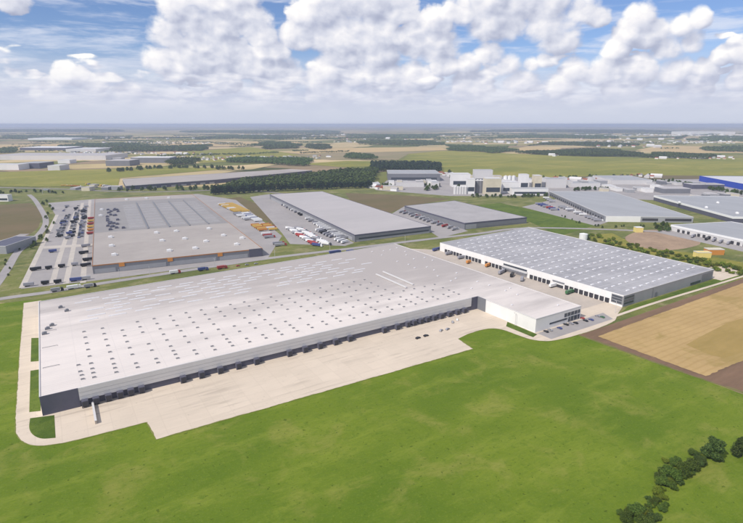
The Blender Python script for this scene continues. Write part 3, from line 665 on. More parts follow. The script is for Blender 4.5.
tk = thing('water_tank', 'white cylindrical water tank behind the blue-grey roof of the dock warehouse', 'tank', (*at(583, 240), 0.05))
nt = 20; V = [(5.6 * math.cos(2 * math.pi * i / nt), 5.6 * math.sin(2 * math.pi * i / nt), z) for z in (0, 9.0) for i in range(nt)]
link('shell', new_mesh('shell', V, [(i, (i + 1) % nt, nt + (i + 1) % nt, nt + i) for i in range(nt)], M_white2), tk)
V = [(5.8 * math.cos(2 * math.pi * i / nt), 5.8 * math.sin(2 * math.pi * i / nt), 9.0) for i in range(nt)] + [(0, 0, 10.3)]
link('lid', new_mesh('lid', V, [(i, (i + 1) % nt, nt) for i in range(nt)], M_white2), tk)

# --- the brown roofed warehouse behind, left
CP = [(29, 620), (216, 596), (268, 1168), (79, 1200)]
C = warehouse('brown_roof_warehouse', 'wide warehouse left of centre with brownish roof and orange edge above bluish wall', 'warehouse', CP, 10.0, M_greyd, M_roofC, M_orange, edge=1.1)
def onC(s, t):
    a, b, c, d = (Vector(q) for q in CP); return a.lerp(b, s).lerp(d.lerp(c, s), t)
rzC = math.atan2(596 - 620, 216 - 29)
cw = ccw(CP); iC = [i for i in range(4) if cw[i][0] == 29][0]
for t0, t1 in ((0.01, 0.12), (0.14, 0.40), (0.42, 0.70), (0.72, 0.90)): band(C, 'pale_wall', CP, iC, 0.5, 5.4, M_grey, 0.2, t0, t1)
for t0 in (0.14, 0.41, 0.71): band(C, 'sign_box', CP, iC, 5.6, 9.9, M_orangepaint, 0.5, t0, t0 + 0.03, thick=0.4)
band(C, 'corner_office', CP, iC, 0.3, 10.6, M_slate, 0.4, 0.91, 0.995, thick=0.35)
zc = 10 - 0.33
q = [onC(0.0, 0.335), onC(1.0, 0.335), onC(1.0, 0.90), onC(0.0, 0.90)]; q = offset(ccw([tuple(v) for v in q]), -0.6)
part(C, 'felt_field', [(x, y, zc - 0.01) for x, y in q], tri_poly(q, zc - 0.01), M_roofC2)
for s0, s1 in ((0.25, 0.37), (0.395, 0.525), (0.55, 0.68), (0.705, 0.83), (0.85, 0.95)):
    q = [tuple(onC(s0, 0.36)), tuple(onC(s1, 0.36)), tuple(onC(s1, 0.80)), tuple(onC(s0, 0.80))]
    part(C, 'roof_field', [(x, y, zc + 0.02) for x, y in ccw(q)], tri_poly(ccw(q), zc + 0.02), M_roofC3)
    wd = (onC(s1, .4) - onC(s0, .4)).length * 0.92; sm = new_mesh('skylight_row', *box_data(0, 0, 0, wd, 2.0, 0.5), mat('skylight_row_grey', (0.43, 0.42, 0.42), 0.5))
    for r in range(9):
        c0 = onC((s0 + s1) / 2, 0.375 + 0.05 * r)
        link('skylight', sm, C, (c0.x - C.location.x, c0.y - C.location.y, zc), rzC)
for s0 in (0.382, 0.54, 0.692, 0.84):
    a, b = onC(s0, 0.34), onC(s0, 0.84); band_l = (b - a).length; mid = (a + b) / 2
    link('roof_duct', new_mesh('roof_duct', *box_data(0, 0, 0, 1.8, band_l, 1.0), M_greyd), C, (mid.x - C.location.x, mid.y - C.location.y, zc), math.atan2(b.y - a.y, b.x - a.x) - math.pi / 2)
bx = new_mesh('roof_unit', *join(box_data(0, 0, 0, 5.2, 4.4, 2.3), box_data(0.9, 0, 2.3, 1.6, 2.4, 0.6), box_data(3.4, 0.4, 0, 1.4, 3.0, 1.5)), M_white2)
for s, t in ((0.12, 0.07), (0.11, 0.16), (0.11, 0.26), (0.44, 0.06), (0.43, 0.17), (0.42, 0.27), (0.60, 0.06), (0.58, 0.17), (0.56, 0.27), (0.87, 0.06), (0.85, 0.17), (0.80, 0.27), (0.95, 0.12), (0.70, 0.12), (0.05, 0.60), (0.06, 0.72), (0.30, 0.93), (0.5, 0.94), (0.72, 0.92)):
    p = onC(s, t); link('roof_unit', bx, C, (p.x - C.location.x, p.y - C.location.y, zc), rzC + rng.uniform(-.05, .05))
bk = new_mesh('chiller', *join(box_data(0, 0, 0, 4.5, 8, 1.8), box_data(0, -2, 1.8, 3, 2.4, 0.5), box_data(0, 2, 1.8, 3, 2.4, 0.5)), M_slate)
for k in range(26):
    p = onC(0.09 + 0.13 * rng.random(), 0.36 + 0.36 * rng.random()); link('chiller', bk, C, (p.x - C.location.x, p.y - C.location.y, zc), rzC)

# --- the others
Dw = warehouse('grey_roof_warehouse', 'plain rectangular warehouse with smooth lilac-grey roof and dark blue edge in front of the wood', 'warehouse', [(353, 602), (483, 595), (533, 1056), (411, 1070)], 10.5, M_greyd, M_roofD, M_slate, edge=1.6)
band(Dw, 'window_strip', [(353, 602), (483, 595), (533, 1056), (411, 1070)], 0, 3.4, 5.4, M_glass, 0.2, 0.05, 0.97)
band(Dw, 'plinth', [(353, 602), (483, 595), (533, 1056), (411, 1070)], 0, 0.2, 2.6, M_grey, 0.2, 0.02, 0.98)
band(Dw, 'pale_wall', [(353, 602), (483, 595), (533, 1056), (411, 1070)], 3, 0.2, 5.6, M_grey, 0.2, 0.02, 0.98)
EP = [(543, 586), (666, 570), (692, 780), (566, 778)]
Ew = warehouse('small_grey_warehouse', 'smaller grey warehouse with worn roof, slate blue edge and slate walls left of the silos', 'warehouse', EP, 10.5, M_greyd, M_roofE, M_slate, edge=2.2)
band(Ew, 'pale_wall', EP, 0, 0.3, 7.6, M_grey, 0.2, 0.02, 0.18); band(Ew, 'wall_band', EP, 0, 2.0, 7.0, M_greyd, 0.2, 0.2, 0.98)
FP = [(790, 508), (905, 424), (1096, 697), (981, 781)]
Fw = warehouse('flat_grey_warehouse', 'broad grey-roofed warehouse at right with white front corner and dark dock openings', 'warehouse', FP, 10.0, M_grey, M_roofF, M_coping, edge=0.8)
band(Fw, 'white_front', FP, 0, 0.2, 9.9, M_white, 0.25, 0.0, 0.40); band(Fw, 'dock_opening', FP, 0, 2.6, 6.6, M_dark, 0.25, 0.42, 0.60); band(Fw, 'dock_opening', FP, 0, 2.6, 6.6, M_dark, 0.25, 0.68, 0.98)
band(Fw, 'dark_wall', FP, 3, 0.5, 8.2, M_greyd, 0.25, 0.02, 0.98)
for k in range(24):
    a, b = Vector(FP[3]), Vector(FP[0]); p = a.lerp(b, 0.05 + 0.9 * k / 23) + Vector((-0.25, 0.16)); dock(Fw, 'door', p.x, p.y, math.atan2(b.y - a.y, b.x - a.x))
GP = [(959, 388), (1098, 290), (1242, 505), (1104, 604)]
Gw = warehouse('white_edge_warehouse', 'grey-roofed warehouse at far right with bright white roof edge over a dark wall', 'warehouse', GP, 11.0, M_slate, M_roofF, M_white2, edge=3.6, proud=0.5)
sp = [(1000 + 60 * i + 22 * j, 400 + 60 * j - 42 * i) for i in range(3) for j in range(3)]
copies(Gw, 'roof_unit', bx, [s for s in sp], 10.7, 0.6)
HP = [(808, 409), (768, 236), (880, 212), (916, 372)]
Hw = warehouse('white_dock_warehouse', 'white-fronted warehouse cut by the right edge of the picture with square dark doors', 'warehouse', HP, 9.5, M_pale, M_roofF, M_white2, edge=2.8, proud=0.4)
hw = ccw(HP); iH = [i for i in range(4) if hw[i] == (808, 409)][0]
a, b = Vector(hw[iH]), Vector(hw[(iH + 1) % 4])
for k in range(20):
    if k in (3, 8, 9, 13): continue
    p = a.lerp(b, 0.08 + 0.9 * k / 19) + (Vector((b.y - a.y, a.x - b.x)).normalized() * 0.06); dock(Hw, 'door', p.x, p.y, math.atan2(b.y - a.y, b.x - a.x))
IP = [(1602, 753), (1440, 541), (1560, 452), (1722, 662)]
Iw = warehouse('blue_warehouse', 'bright blue walled hall with pale roof at the far right edge', 'warehouse', IP, 15.0, M_bluewall, M_coping, M_bluewall, edge=1.0)
JP = [(165, 1408), (400, 1440), (752, 1560), (706, 1640), (180, 1592)]
Jw = warehouse('long_low_warehouse', 'long low brown-grey roofed warehouse stretching behind the brown roofed one', 'warehouse', JP, 11.0, M_slate, M_roofC, M_coping, edge=0.8)
for k in range(9): band(Jw, 'pale_wall', JP, 0, 0.3, 5.0, M_grey, 0.3, 0.03 + 0.11 * k, 0.09 + 0.11 * k)

def block(name, label, cat, x0, x1, yb, yt, depth, m_wall, m_roof, rz=None, group=None, stripes=0):
    """a building surveyed by its left and right edge, foot and top"""
    a, b = Vector(at(x0, yb)), Vector(at(x1, yb)); e = b - a; wd = e.length; rz = math.atan2(e.y, e.x)
    mid = (a + b) / 2; lo, hi = 1.0, 120.0
    for _ in range(30):
        h = (lo + hi) / 2; p = Vector((mid.x, mid.y, h - CAM_H)); y = H_PX / 2 - F_PX * p.dot(CU) / p.dot(FW)
        lo, hi = (h, hi) if y > yt else (lo, h)
    nrm = Vector((-e.y, e.x)).normalized()
    th = warehouse(name, label, cat, [tuple(a), tuple(b), tuple(b + nrm * depth), tuple(a + nrm * depth)], h, m_wall, m_roof, group=group, edge=0.6)
    p4 = [tuple(a), tuple(b), tuple(b + nrm * depth), tuple(a + nrm * depth)]
    for k in range(stripes):
        z = h * (0.18 + 0.74 * k / max(1, stripes)); band(th, 'window_strip', p4, 0, z, z + h * 0.26 / max(1, stripes) + 0.8, M_glass, 0.2, 0.06, 0.94)
    return th
def silo(label, x, yb, r, h, m, group):
    c = at(x, yb); th = thing('silo', label, 'silo', (*c, 0), 0, group); n = 18
    V = [(r * math.cos(2 * math.pi * i / n), r * math.sin(2 * math.pi * i / n), z) for z in (0, h) for i in range(n)]
    link('shell', new_mesh('shell', V, [(i, (i + 1) % n, n + (i + 1) % n, n + i) for i in range(n)], m, smooth=True), th)
    V = [(r * 1.03 * math.cos(2 * math.pi * i / n), r * 1.03 * math.sin(2 * math.pi * i / n), h) for i in range(n)] + [(0, 0, h + r * 0.5)]
    link('cap', new_mesh('cap', V, [(i, (i + 1) % n, n) for i in range(n)], M_coping), th)
# silo and mill cluster
block('mill_tower', 'narrow white mill block just left of the dark silos', 'mill', 467.5, 474.5, 194, 179, 26, M_white, M_coping, stripes=1)
for k, x in enumerate((477, 480, 483)): silo(['leftmost', 'middle', 'rightmost'][k] + ' dark blue-grey silo of the three beside the cream mill block', x, 193, 6.2, 30, M_greyd, 'dark silos')
block('mill_tower', 'wide cream mill block right of the dark silos', 'mill', 485, 500.5, 195, 178.5, 30, M_cream, M_coping, stripes=1)
block('mill_tower', 'low white mill hall behind the dark silos', 'mill', 452, 470, 187, 174, 40, M_white, M_coping, stripes=1)
block('mill_tower', 'tall pale grey mill head house behind the cream block', 'mill', 474, 492, 186, 170, 26, M_pale, M_roofF, stripes=1)
block('mill_tower', 'white process tower standing right of the cream mill block', 'mill', 520, 528, 190, 174.5, 24, M_white, M_coping, stripes=1)
block('mill_tower', 'second white process tower, nearer the grey warehouse roof', 'mill', 534, 541, 190, 175.5, 24, M_cream, M_coping, stripes=1)
block('mill_tower', 'mid-height white block between cream mill and process towers', 'mill', 502, 518, 193, 182, 34, M_white, M_coping, stripes=1)
block('factory_hall', 'long low white factory hall in front of the process towers', 'factory', 512, 548, 195, 188.5, 24, M_white, M_roofF, stripes=1)
block('factory_hall', 'grey flat factory hall at the right end of the mill cluster', 'factory', 546, 566, 188, 179, 40, M_pale, M_roofF)
for k, x in enumerate((505, 509, 513)): silo(['leftmost', 'middle', 'rightmost'][k] + ' white silo of the three between mill and process towers', x, 186, 5.5, 26, M_white2, 'white silos')
for k in range(5): silo(['first', 'second', 'third', 'fourth', 'last'][k] + ' pale silo from the left in the row at the mill', 455 + 2.6 * k, 194, 4.0, 17, M_coping, 'pale silos')
# sheds of the estate behind
block('factory_hall', 'wide grey flat-roofed hall below the dark strip of trees', 'factory', 388, 440, 181, 173.5, 120, M_greyd, M_roofF, stripes=1)
block('factory_hall', 'lilac-grey low hall in front of the wide grey hall', 'factory', 396, 424, 187, 182.5, 40, M_pale, M_roofD)
block('factory_hall', 'small white hall left of the mill, near dark trees', 'factory', 428, 437, 186, 181, 30, M_white, M_coping)
block('factory_hall', 'long grey-roofed shed with cream front near the wood corner', 'factory', 383, 403, 190, 186, 16, M_cream, M_roofE)
block('factory_hall', 'long grey hall far right in front of the pasture', 'factory', 612, 652, 184.5, 180, 130, M_pale, M_roofF)
block('factory_hall', 'lilac hall left of the white edged warehouse', 'factory', 663, 690, 193.5, 188.5, 40, M_greyd, M_roofD)
block('factory_hall', 'low pale hall behind the flat grey warehouse', 'factory', 570, 600, 187, 183, 50, M_pale, M_roofF)
block('factory_hall', 'dark long shed in front of the blue hall', 'factory', 692, 724, 189, 184.5, 40, M_slate, M_roofE)
block('factory_hall', 'bright white flat hall far left with long pale roof', 'factory', -10, 19, 170, 164.5, 60, M_white, M_coping)
block('factory_hall', 'dark grey-blue hall next to the bright white hall', 'factory', 20, 40, 168.5, 163, 90, M_slate, M_roofF)
block('factory_hall', 'pale cube-like hall in front of the far left halls', 'factory', 48, 60, 170.5, 165.5, 60, M_pale, M_coping)
block('factory_hall', 'very long grey hall far left behind the others', 'factory', -10, 106, 160, 155.5, 220, M_pale, M_roofD)
block('factory_hall', 'small white hall in the far left estate', 'factory', 58, 70, 163.5, 160, 50, M_white, M_coping)
block('factory_hall', 'grey hall left of the long white far hall', 'factory', 106, 130, 166, 160.5, 90, M_greyd, M_roofD)
block('factory_hall', 'long bright white hall with dark front far behind the road', 'factory', 131, 170, 163, 157.5, 80, M_greyd, M_white2)
block('factory_hall', 'thin long white hall on the far plain at upper left', 'factory', 20, 66, 150.3, 147.6, 200, M_slate, M_white2)
block('factory_hall', 'pale distant hall right of the thin white hall', 'factory', 66, 96, 152, 149, 200, M_pale, M_coping)
block('factory_hall', 'white long building near the horizon at upper right', 'factory', 682, 735, 134.6, 131.6, 300, M_white, M_white2)
block('factory_hall', 'white distant building near the horizon at upper left', 'factory', 28, 72, 140.0, 138.2, 300, M_white, M_white2)
block('gate_house', 'small white office at the left edge beside the winding road', 'office', -4, 8.5, 201.5, 195, 14, M_white, M_coping, stripes=1)
block('gate_house', 'dark roofed shed at the left edge below the brown field', 'shed', -14, 7, 254, 246, 60, M_grey, M_slate)
block('yellow_building', 'pale yellow shed behind the scrub at right', 'shed', 697, 711, 258, 252.5, 9, M_paleyellow, M_paleyellow)
block('yellow_building', 'orange-fronted cream shed beside the pale yellow shed', 'shed', 708, 724, 255, 249.5, 10, M_orangepaint, M_cream)
block('white_shed', 'small pale shed beside the dirt lot near the dock warehouse', 'shed', 636, 643, 232.5, 227.5, 9, M_paleyellow, M_white2)

NUM = ['first', 'second', 'third', 'fourth', 'fifth', 'sixth', 'seventh', 'eighth', 'ninth', 'tenth', 'eleventh', 'twelfth', 'thirteenth', 'fourteenth', 'fifteenth', 'sixteenth', 'seventeenth', 'eighteenth', 'nineteenth']
TENS = ['', '', 'twent', 'thirt', 'fort', 'fift', 'sixt', 'sevent', 'eight', 'ninet']
def nth(k):
    """k from 0: first, second ... ninety-ninth"""
    k += 1
    if k < 20: return NUM[k - 1]
    return TENS[k // 10] + ('ieth' if k % 10 == 0 else 'y-' + NUM[k % 10 - 1])
SHED = [('white', M_white, M_coping), ('grey', M_pale, M_roofF), ('dark', M_greyd, M_roofE), ('cream', M_cream, M_roofC), ('lilac-grey', M_grey, M_roofD)]
SHEDS = [((546, 187), (612, 183), 9, 'between mill and flat grey warehouse'), ((604, 193), (664, 188), 10, 'behind the flat grey warehouse roof'), ((640, 186), (700, 183), 7, 'in front of the pasture at right'), ((690, 200), (742, 196), 5, 'below the blue hall'),
         ((390, 188), (440, 185), 8, 'among the halls left of the mill'), ((70, 191), (118, 188), 5, 'left of the long low warehouse'), ((25, 160), (120, 158), 8, 'in the far left estate'), ((505, 188), (545, 184), 6, 'among the mill towers'), ((450, 184), (500, 178), 6, 'behind the dark silos'), ((60, 150), (120, 147), 6, 'on the far plain at upper left')]
for p0, p1, n, where in SHEDS:
    for k in range(n):
        c_, mw, mr = rng.choice(SHED); f_ = (k + rng.uniform(.2, .8)) / n; px = p0[0] + (p1[0] - p0[0]) * f_; py = p0[1] + rng.random() * (p1[1] - p0[1]); wd = rng.uniform(4, 9); dist = math.hypot(*at(px, py)); hh = rng.uniform(6, 12 if 'mill' not in where else 20) * 510 / dist
        block('shed', f'small {c_} shed, {nth(k)} from the left of those {where}', 'shed', px - wd / 2, px + wd / 2, py, py - hh, rng.uniform(12, 40), mw, mr, group='sheds ' + where)
# ------------------------------------------------------------------ vehicles
def profile_mesh(name, prof, width, mats, fm=None, inset=0.0):
    """side profile (x, z) extruded across y; the upper points lean in by inset"""
    n = len(prof); zmax = max(z for _, z in prof); zmin = min(z for _, z in prof); V = []
    for sgn in (-1, 1):
        for x, z in prof: V.append((x, sgn * (width / 2 - inset * max(0.0, (z - zmin) / (zmax - zmin) - 0.45)), z))
    F = [tuple(range(n))[::-1] if False else tuple(range(n)), tuple(range(2 * n - 1, n - 1, -1))]
    F += [(i, i + n, (i + 1) % n + n, (i + 1) % n) for i in range(n)]
    return new_mesh(name, V, F, mats, fm)
def wheel_mesh(name, r, w_):
    n = 12; V = [(r * math.cos(2 * math.pi * i / n), s * w_ / 2, r + r * math.sin(2 * math.pi * i / n)) for s in (-1, 1) for i in range(n)]
    F = [tuple(range(n)), tuple(range(2 * n - 1, n - 1, -1))] + [(i, i + n, (i + 1) % n + n, (i + 1) % n) for i in range(n)]
    return new_mesh(name, V, F, M_tyre)
PAINT = {'white': M_white2, 'red': M_red, 'blue': M_blue, 'orange': M_orangepaint, 'yellow': M_yellow, 'green': M_green, 'black': M_black, 'silver': M_silver, 'grey': M_tarp}
VM = {}
def vm_(key, fn):
    if key not in VM: VM[key] = fn()
    return VM[key]
CAR_BODY = [(-2.2, 0.35), (2.15, 0.35), (2.22, 0.62), (2.05, 0.82), (1.05, 0.96), (0.35, 1.44), (-1.15, 1.46), (-1.95, 1.02), (-2.2, 0.92)]
CAR_GLASS = [(0.98, 0.98), (0.36, 1.40), (-1.14, 1.42), (-1.82, 1.03)]
def car(x, y, rz, colour, label, group=None, detail=True, z=0.25):
    th = thing('car', label, 'car', (x, y, z), rz, group)
    link('body', vm_(('cb', colour), lambda: profile_mesh('car_body', CAR_BODY, 1.78, PAINT[colour], inset=0.55)), th)
    link('window', vm_('cg', lambda: profile_mesh('car_glass', CAR_GLASS, 1.62, M_glass, inset=0.25)), th)
    if detail:
        for wx in (-1.35, 1.35):
            for wy in (-0.8, 0.8): link('wheel', vm_('cw', lambda: wheel_mesh('car_wheel', 0.33, 0.22)), th, (wx, wy, 0))
    return th
CAB = [(0.0, 0.6), (2.3, 0.6), (2.42, 1.2), (2.3, 2.1), (1.9, 3.3), (0.9, 3.75), (0.0, 3.8)]
def truck(x, y, rz, cab, box, label, group=None, length=13.4, z=0.2, detail=True, cat='truck'):
    """x, y is the middle of the rig; cab None leaves the trailer standing on its own"""
    th = thing('truck' if cab else 'trailer', label, cat if cab else 'trailer', (x, y, z), rz, group)
    off = -length / 2 - (1.3 if cab else 0)
    d = vm_(('tb', box, length), lambda: new_mesh('trailer_box', *join(box_data(length / 2, 0, 1.25, length, 2.5, 2.75)), PAINT[box]))
    link('trailer_box', d, th, (off, 0, 0))
    link('chassis', vm_(('tc', length), lambda: new_mesh('chassis', *join(box_data(length / 2, 0, 0.95, length - 0.6, 1.1, 0.3), box_data(length * 0.45, 0, 0.5, 3.0, 2.3, 0.5)), M_black)), th, (off, 0, 0))
    if cab:
        c = link('cab', vm_(('cab', cab), lambda: profile_mesh('cab', CAB, 2.45, PAINT[cab], inset=0.2)), th, (off + length + 0.7, 0, 0))
        link('windscreen', vm_('ws', lambda: new_mesh('windscreen', [(2.29, -1.02, 2.2), (2.29, 1.02, 2.2), (1.97, 0.98, 3.2), (1.97, -0.98, 3.2)], [(0, 1, 2, 3)], M_glass)), c, (0.03, 0, 0))
    if detail:
        for wx in ([1.6, 2.9, 4.2] + ([length + 0.9, length + 2.3] if cab else [])):
            for wy in (-1.05, 1.05): link('wheel', vm_('tw', lambda: wheel_mesh('truck_wheel', 0.5, 0.34)), th, (off + wx, wy, 0))
    else:
        link('axle', vm_('ax', lambda: new_mesh('axle', *join(*[box_data(k, wy, 0.0, 0.9, 0.34, 1.0) for k in (1.6, 2.9, 4.2) for wy in (-1.05, 1.05)], box_data(2.9, 0, 0.35, 2.8, 2.2, 0.3)), M_tyre)), th, (off, 0, 0))
    return th

# named vehicles of the near yards
def car_px(px, py, rz, colour, label): x, y = at(px, py, 0.25); return car(x, y, rz, colour, label)
car_px(418, 338.5, 0.1, 'black', 'black car standing alone in the middle of the pale concrete yard')
car_px(426, 336.2, 0.0, 'black', 'black car just right of the lone car on the concrete yard')
car_px(441, 331, 0.5, 'silver', 'silver car by the grass notch of the concrete yard, left of its pair')
car_px(447.5, 329.6, 0.3, 'grey', 'grey car by the grass notch of the concrete yard, right of its pair')
car_px(452.5, 322.5, 0.9, 'silver', 'silver car nearest the dock shelters at the recessed corner')
car_px(457, 320.2, 0.9, 'white', 'white car nearest the recessed corner of the main warehouse')
for px, py, c, l in ((546, 332, 'black', 'black car, leftmost in the car park beside the white annex'), (550, 330.5, 'silver', 'silver car, second in the row beside the white annex'), (559.5, 328.6, 'blue', 'dark blue car in the middle of the annex car park'),
        (566, 325.0, 'black', 'black car under the annex office windows'), (571, 324, 'grey', 'grey car under the annex office windows'), (575.5, 323.4, 'black', 'black car at the right end of the annex front'),
        (582, 318.6, 'red', 'red car round the corner of the annex'), (585.5, 321.2, 'black', 'black car in front of the red car by the annex'), (591, 320.2, 'blue', 'blue car right of the red car by the annex'), (597.5, 316.5, 'grey', 'grey car near the dock yard entrance'), (602, 317.5, 'green', 'dark green car farthest right in the annex car park')):
    car_px(px, py, R(90) + rng.uniform(-.1, .1), c, l)
def truck_px(px, py, rz, cab, box, label, **k): x, y = at(px, py, 1.5); return truck(x, y, rz, cab, box, label, z=0.26, **k)
truck_px(437, 249.6, R(10), 'blue', 'blue', 'blue truck at the far end of the white dock warehouse')
truck_px(450.5, 253.5, R(0), 'green', 'grey', 'grey truck with green cab at the second dock of the white warehouse')
truck_px(463, 257.5, R(0), 'black', 'grey', 'dark grey truck docked left of the orange trailers')
truck_px(468.5, 262.5, R(8), None, 'orange', 'short orange trailer in the dock yard, left one', length=6.5)
truck_px(488.5, 265.5, R(12), 'orange', 'orange', 'orange truck in the dock yard, right of the short orange trailer', length=9)
truck_px(502, 272.2, R(20), 'black', 'grey', 'dark truck parked before the grey canopy of the dock warehouse')
truck_px(512, 275.4, R(30), None, 'black', 'black flat trailer lying in the dock yard below the canopy', length=10)
truck_px(522, 279.6, R(35), None, 'grey', 'grey trailer at the right end of the grey canopy', length=9)
truck_px(569.5, 292.5, R(5), 'green', 'green', 'green truck at a dock door of the white dock warehouse', length=9)
truck_px(555, 285.5, R(0), 'silver', 'white', 'white truck docked under the small canopy of the dock warehouse')
truck_px(335, 252.5, R(-2), 'blue', 'blue', 'long blue truck behind the rear edge of the main roof, left one')
truck_px(350, 252, R(-2), None, 'blue', 'blue trailer behind the main roof next to the white tent', length=10)
truck_px(360, 251.5, R(-2), None, 'white', 'big white trailer at the rear edge of the main roof', length=14)
truck_px(175, 272.5, R(-2), 'red', 'white', 'white truck with red cab on the road behind the main warehouse', length=8.5)
truck_px(203, 269.6, R(-1), 'blue', 'blue', 'blue truck with blue cab on the road behind the main warehouse', length=8.5)
truck_px(222, 267.8, R(-1), 'red', 'red', 'red truck on the road behind the main warehouse', length=8.5)
truck_px(57, 290.2, R(2), 'black', 'grey', 'grey truck turning on the road at the foot of the truck park', length=8)
truck_px(74, 287.6, R(2), 'white', 'white', 'white truck on the road at the foot of the truck park', length=10)
truck_px(90, 286.2, R(2), 'black', 'grey', 'grey truck on the road beside the orange edged warehouse', length=8)
for px, py in ((238, 266.2), (247, 265), (256, 264)): car_px(px, py, 0, rng.choice(['black', 'silver', 'red']), ['left', 'middle', 'right'][int((px - 238) / 8.5)] + ' car of the three queuing on the road between the big warehouses')['group'] = 'cars queuing on the estate road'

# trailers lined up along the right side of the brown roofed warehouse
def row(p0, p1, n, boxes, cabs, where, group, rz, length=13.4, jit=0.4, skip=0.0, detail=False, kind='trailer'):
    a, b = Vector(at(*p0)), Vector(at(*p1)); k2 = 0
    for k in range(n):
        if rng.random() < skip: continue
        p = a.lerp(b, (k + 0.5) / n) + Vector((rng.uniform(-jit, jit), rng.uniform(-jit, jit))); bx_, cb = rng.choice(boxes), rng.choice(cabs)
        nm = {'black': 'dark'}.get(bx_, bx_)
        truck(p.x, p.y, rz + rng.uniform(-.03, .03), cb, bx_, f"{nm} {'rig' if cb else 'trailer'}, {nth(k2)} from the {'top' if p0[1] < p1[1] else 'left'} {where}", group, length, detail=detail); k2 += 1
Rr = R(-8)
row((229, 204.5), (246, 212.5), 16, ['yellow'], [None], 'in the yellow block right of the brown roof', 'yellow trailers', Rr, 14.5)
row((221, 204.8), (238, 212.5), 14, ['yellow', 'yellow', 'white'], [None], 'close to the brown roof edge', 'trailers by the brown roof edge', Rr, 14.5)
row((244, 214.0), (259, 222.0), 14, ['white', 'white', 'white', 'white', 'blue'], [None], 'in the white block right of the brown roof', 'white trailers', Rr)
row((236, 214.0), (252, 222.0), 12, ['white', 'silver', 'grey'], [None], 'in the inner block by the brown roof', 'inner trailers', Rr, skip=0.2)
row((254, 225.5), (264, 231.5), 6, ['yellow', 'orange', 'white'], [None], 'below the white block of trailers', 'yellow and orange trailers', Rr)
row((265, 225.0), (274, 231.0), 5, ['orange', 'white', 'yellow'], [None, 'red'], 'at the lower end of the trailer rows', 'lower trailers', Rr)
row((263, 233), (282, 247), 9, ['red', 'white', 'grey', 'silver', 'white'], [None, 'red', 'white'], 'along the road right of the orange edge', 'trailers by the orange edge', Rr, skip=0.3)
row((289, 229), (318, 247), 15, ['white', 'red', 'white', 'blue', 'grey', 'silver'], ['white', 'red', 'blue', None], 'in the left row of the middle truck park', 'rigs in the middle truck park, left row', R(-62), skip=0.08)
row((298, 229), (330, 247), 15, ['red', 'white', 'grey', 'white', 'white'], ['red', 'white', 'black', None], 'in the right row of the middle truck park', 'rigs in the middle truck park, right row', R(-62), skip=0.08)
row((284, 205), (304, 216), 12, ['grey', 'black', 'grey', 'white'], [None, 'blue', 'white'], 'at the upper side docks of the lilac roof', 'rigs at the upper side docks', R(4), skip=0.15)
row((308, 219), (345, 240), 18, ['white', 'grey', 'black', 'white', 'silver'], [None, 'white', 'black'], 'at the lower side docks of the lilac roof', 'rigs at the lower side docks', R(4), skip=0.12)
row((318, 230), (346, 244), 10, ['grey', 'black', 'white'], ['white', None, 'black'], 'across from the lower side docks', 'rigs opposite the side docks', R(20), skip=0.2)
row((400, 212), (458, 231), 13, ['red', 'grey', 'white', 'silver', 'silver'], ['red', 'white', None], 'between the lilac and the slate edged warehouse', 'rigs between the grey warehouses', R(10), skip=0.2)
row((410, 214), (440, 226), 8, ['grey', 'white', 'red', 'silver'], ['white', None], 'along the slate edged side wall', 'rigs along the slate edged wall', R(10), skip=0.2)
row((538, 204), (556, 211), 7, ['blue', 'red', 'blue', 'grey'], ['blue', None], 'beside the white corner of the flat grey warehouse', 'rigs beside the flat grey warehouse', R(-30))
row((560, 207), (600, 222), 14, ['white', 'grey', 'silver'], [None, 'white'], 'at the side docks of the flat grey warehouse', 'rigs at the flat grey warehouse', R(-30), skip=0.2)
row((690, 236.5), (740, 246.5), 7, ['grey', 'black', 'white'], ['black', 'white', None], 'before the doors of the white-fronted warehouse', 'rigs at the white-fronted warehouse', R(10), skip=0.3)
row((92, 218), (92, 236), 6, ['orange', 'white', 'yellow', 'red'], [None], 'at the left wall of the brown roof', 'trailers at the left wall', R(-5), skip=0.1)
row((20, 243), (4, 252), 5, ['white', 'grey', 'blue'], [None, 'white'], 'by the dark roofed shed at the left edge', 'rigs at the left edge shed', R(40), skip=0.1)
row((86, 184.5), (116, 187.5), 14, ['white', 'grey', 'yellow', 'silver'], ['white', None], 'beside the long low warehouse at its left end', 'rigs left of the long low warehouse', R(60), skip=0.1)
row((62, 186.0), (80, 187.0), 4, ['orange', 'yellow'], ['white', None], 'beside the main road', 'rigs beside the main road', R(0))
row((545, 198), (553, 203), 4, ['white', 'silver'], [None], 'at the tip of the flat grey warehouse', 'trailers at the tip', R(-30))
for where, pts in (('on the lower truck park edge', ((29, 286.5), (45.5, 284.6), (58, 283.4), (76, 281.4), (86, 280))), ('across the left truck park', ((36, 270.6), (49, 269.4), (62, 267.6), (75, 265.8), (86, 266.5))), ('high on the left truck park floor', ((53, 252.5), (84, 254), (88, 261), (86, 247)))):
    for k, (px, py) in enumerate(pts):
        x, y = at(px, py); c = rng.choice(['black', 'grey', 'blue', 'black', 'silver'])
        truck(x, y, R(-4) + rng.uniform(-.1, .1), None, c, f"{'dark' if c == 'black' else c} trailer, {nth(k)} from the left of those {where}", 'trailers ' + where, rng.choice([7.0, 9.0, 11.0]), detail=False)
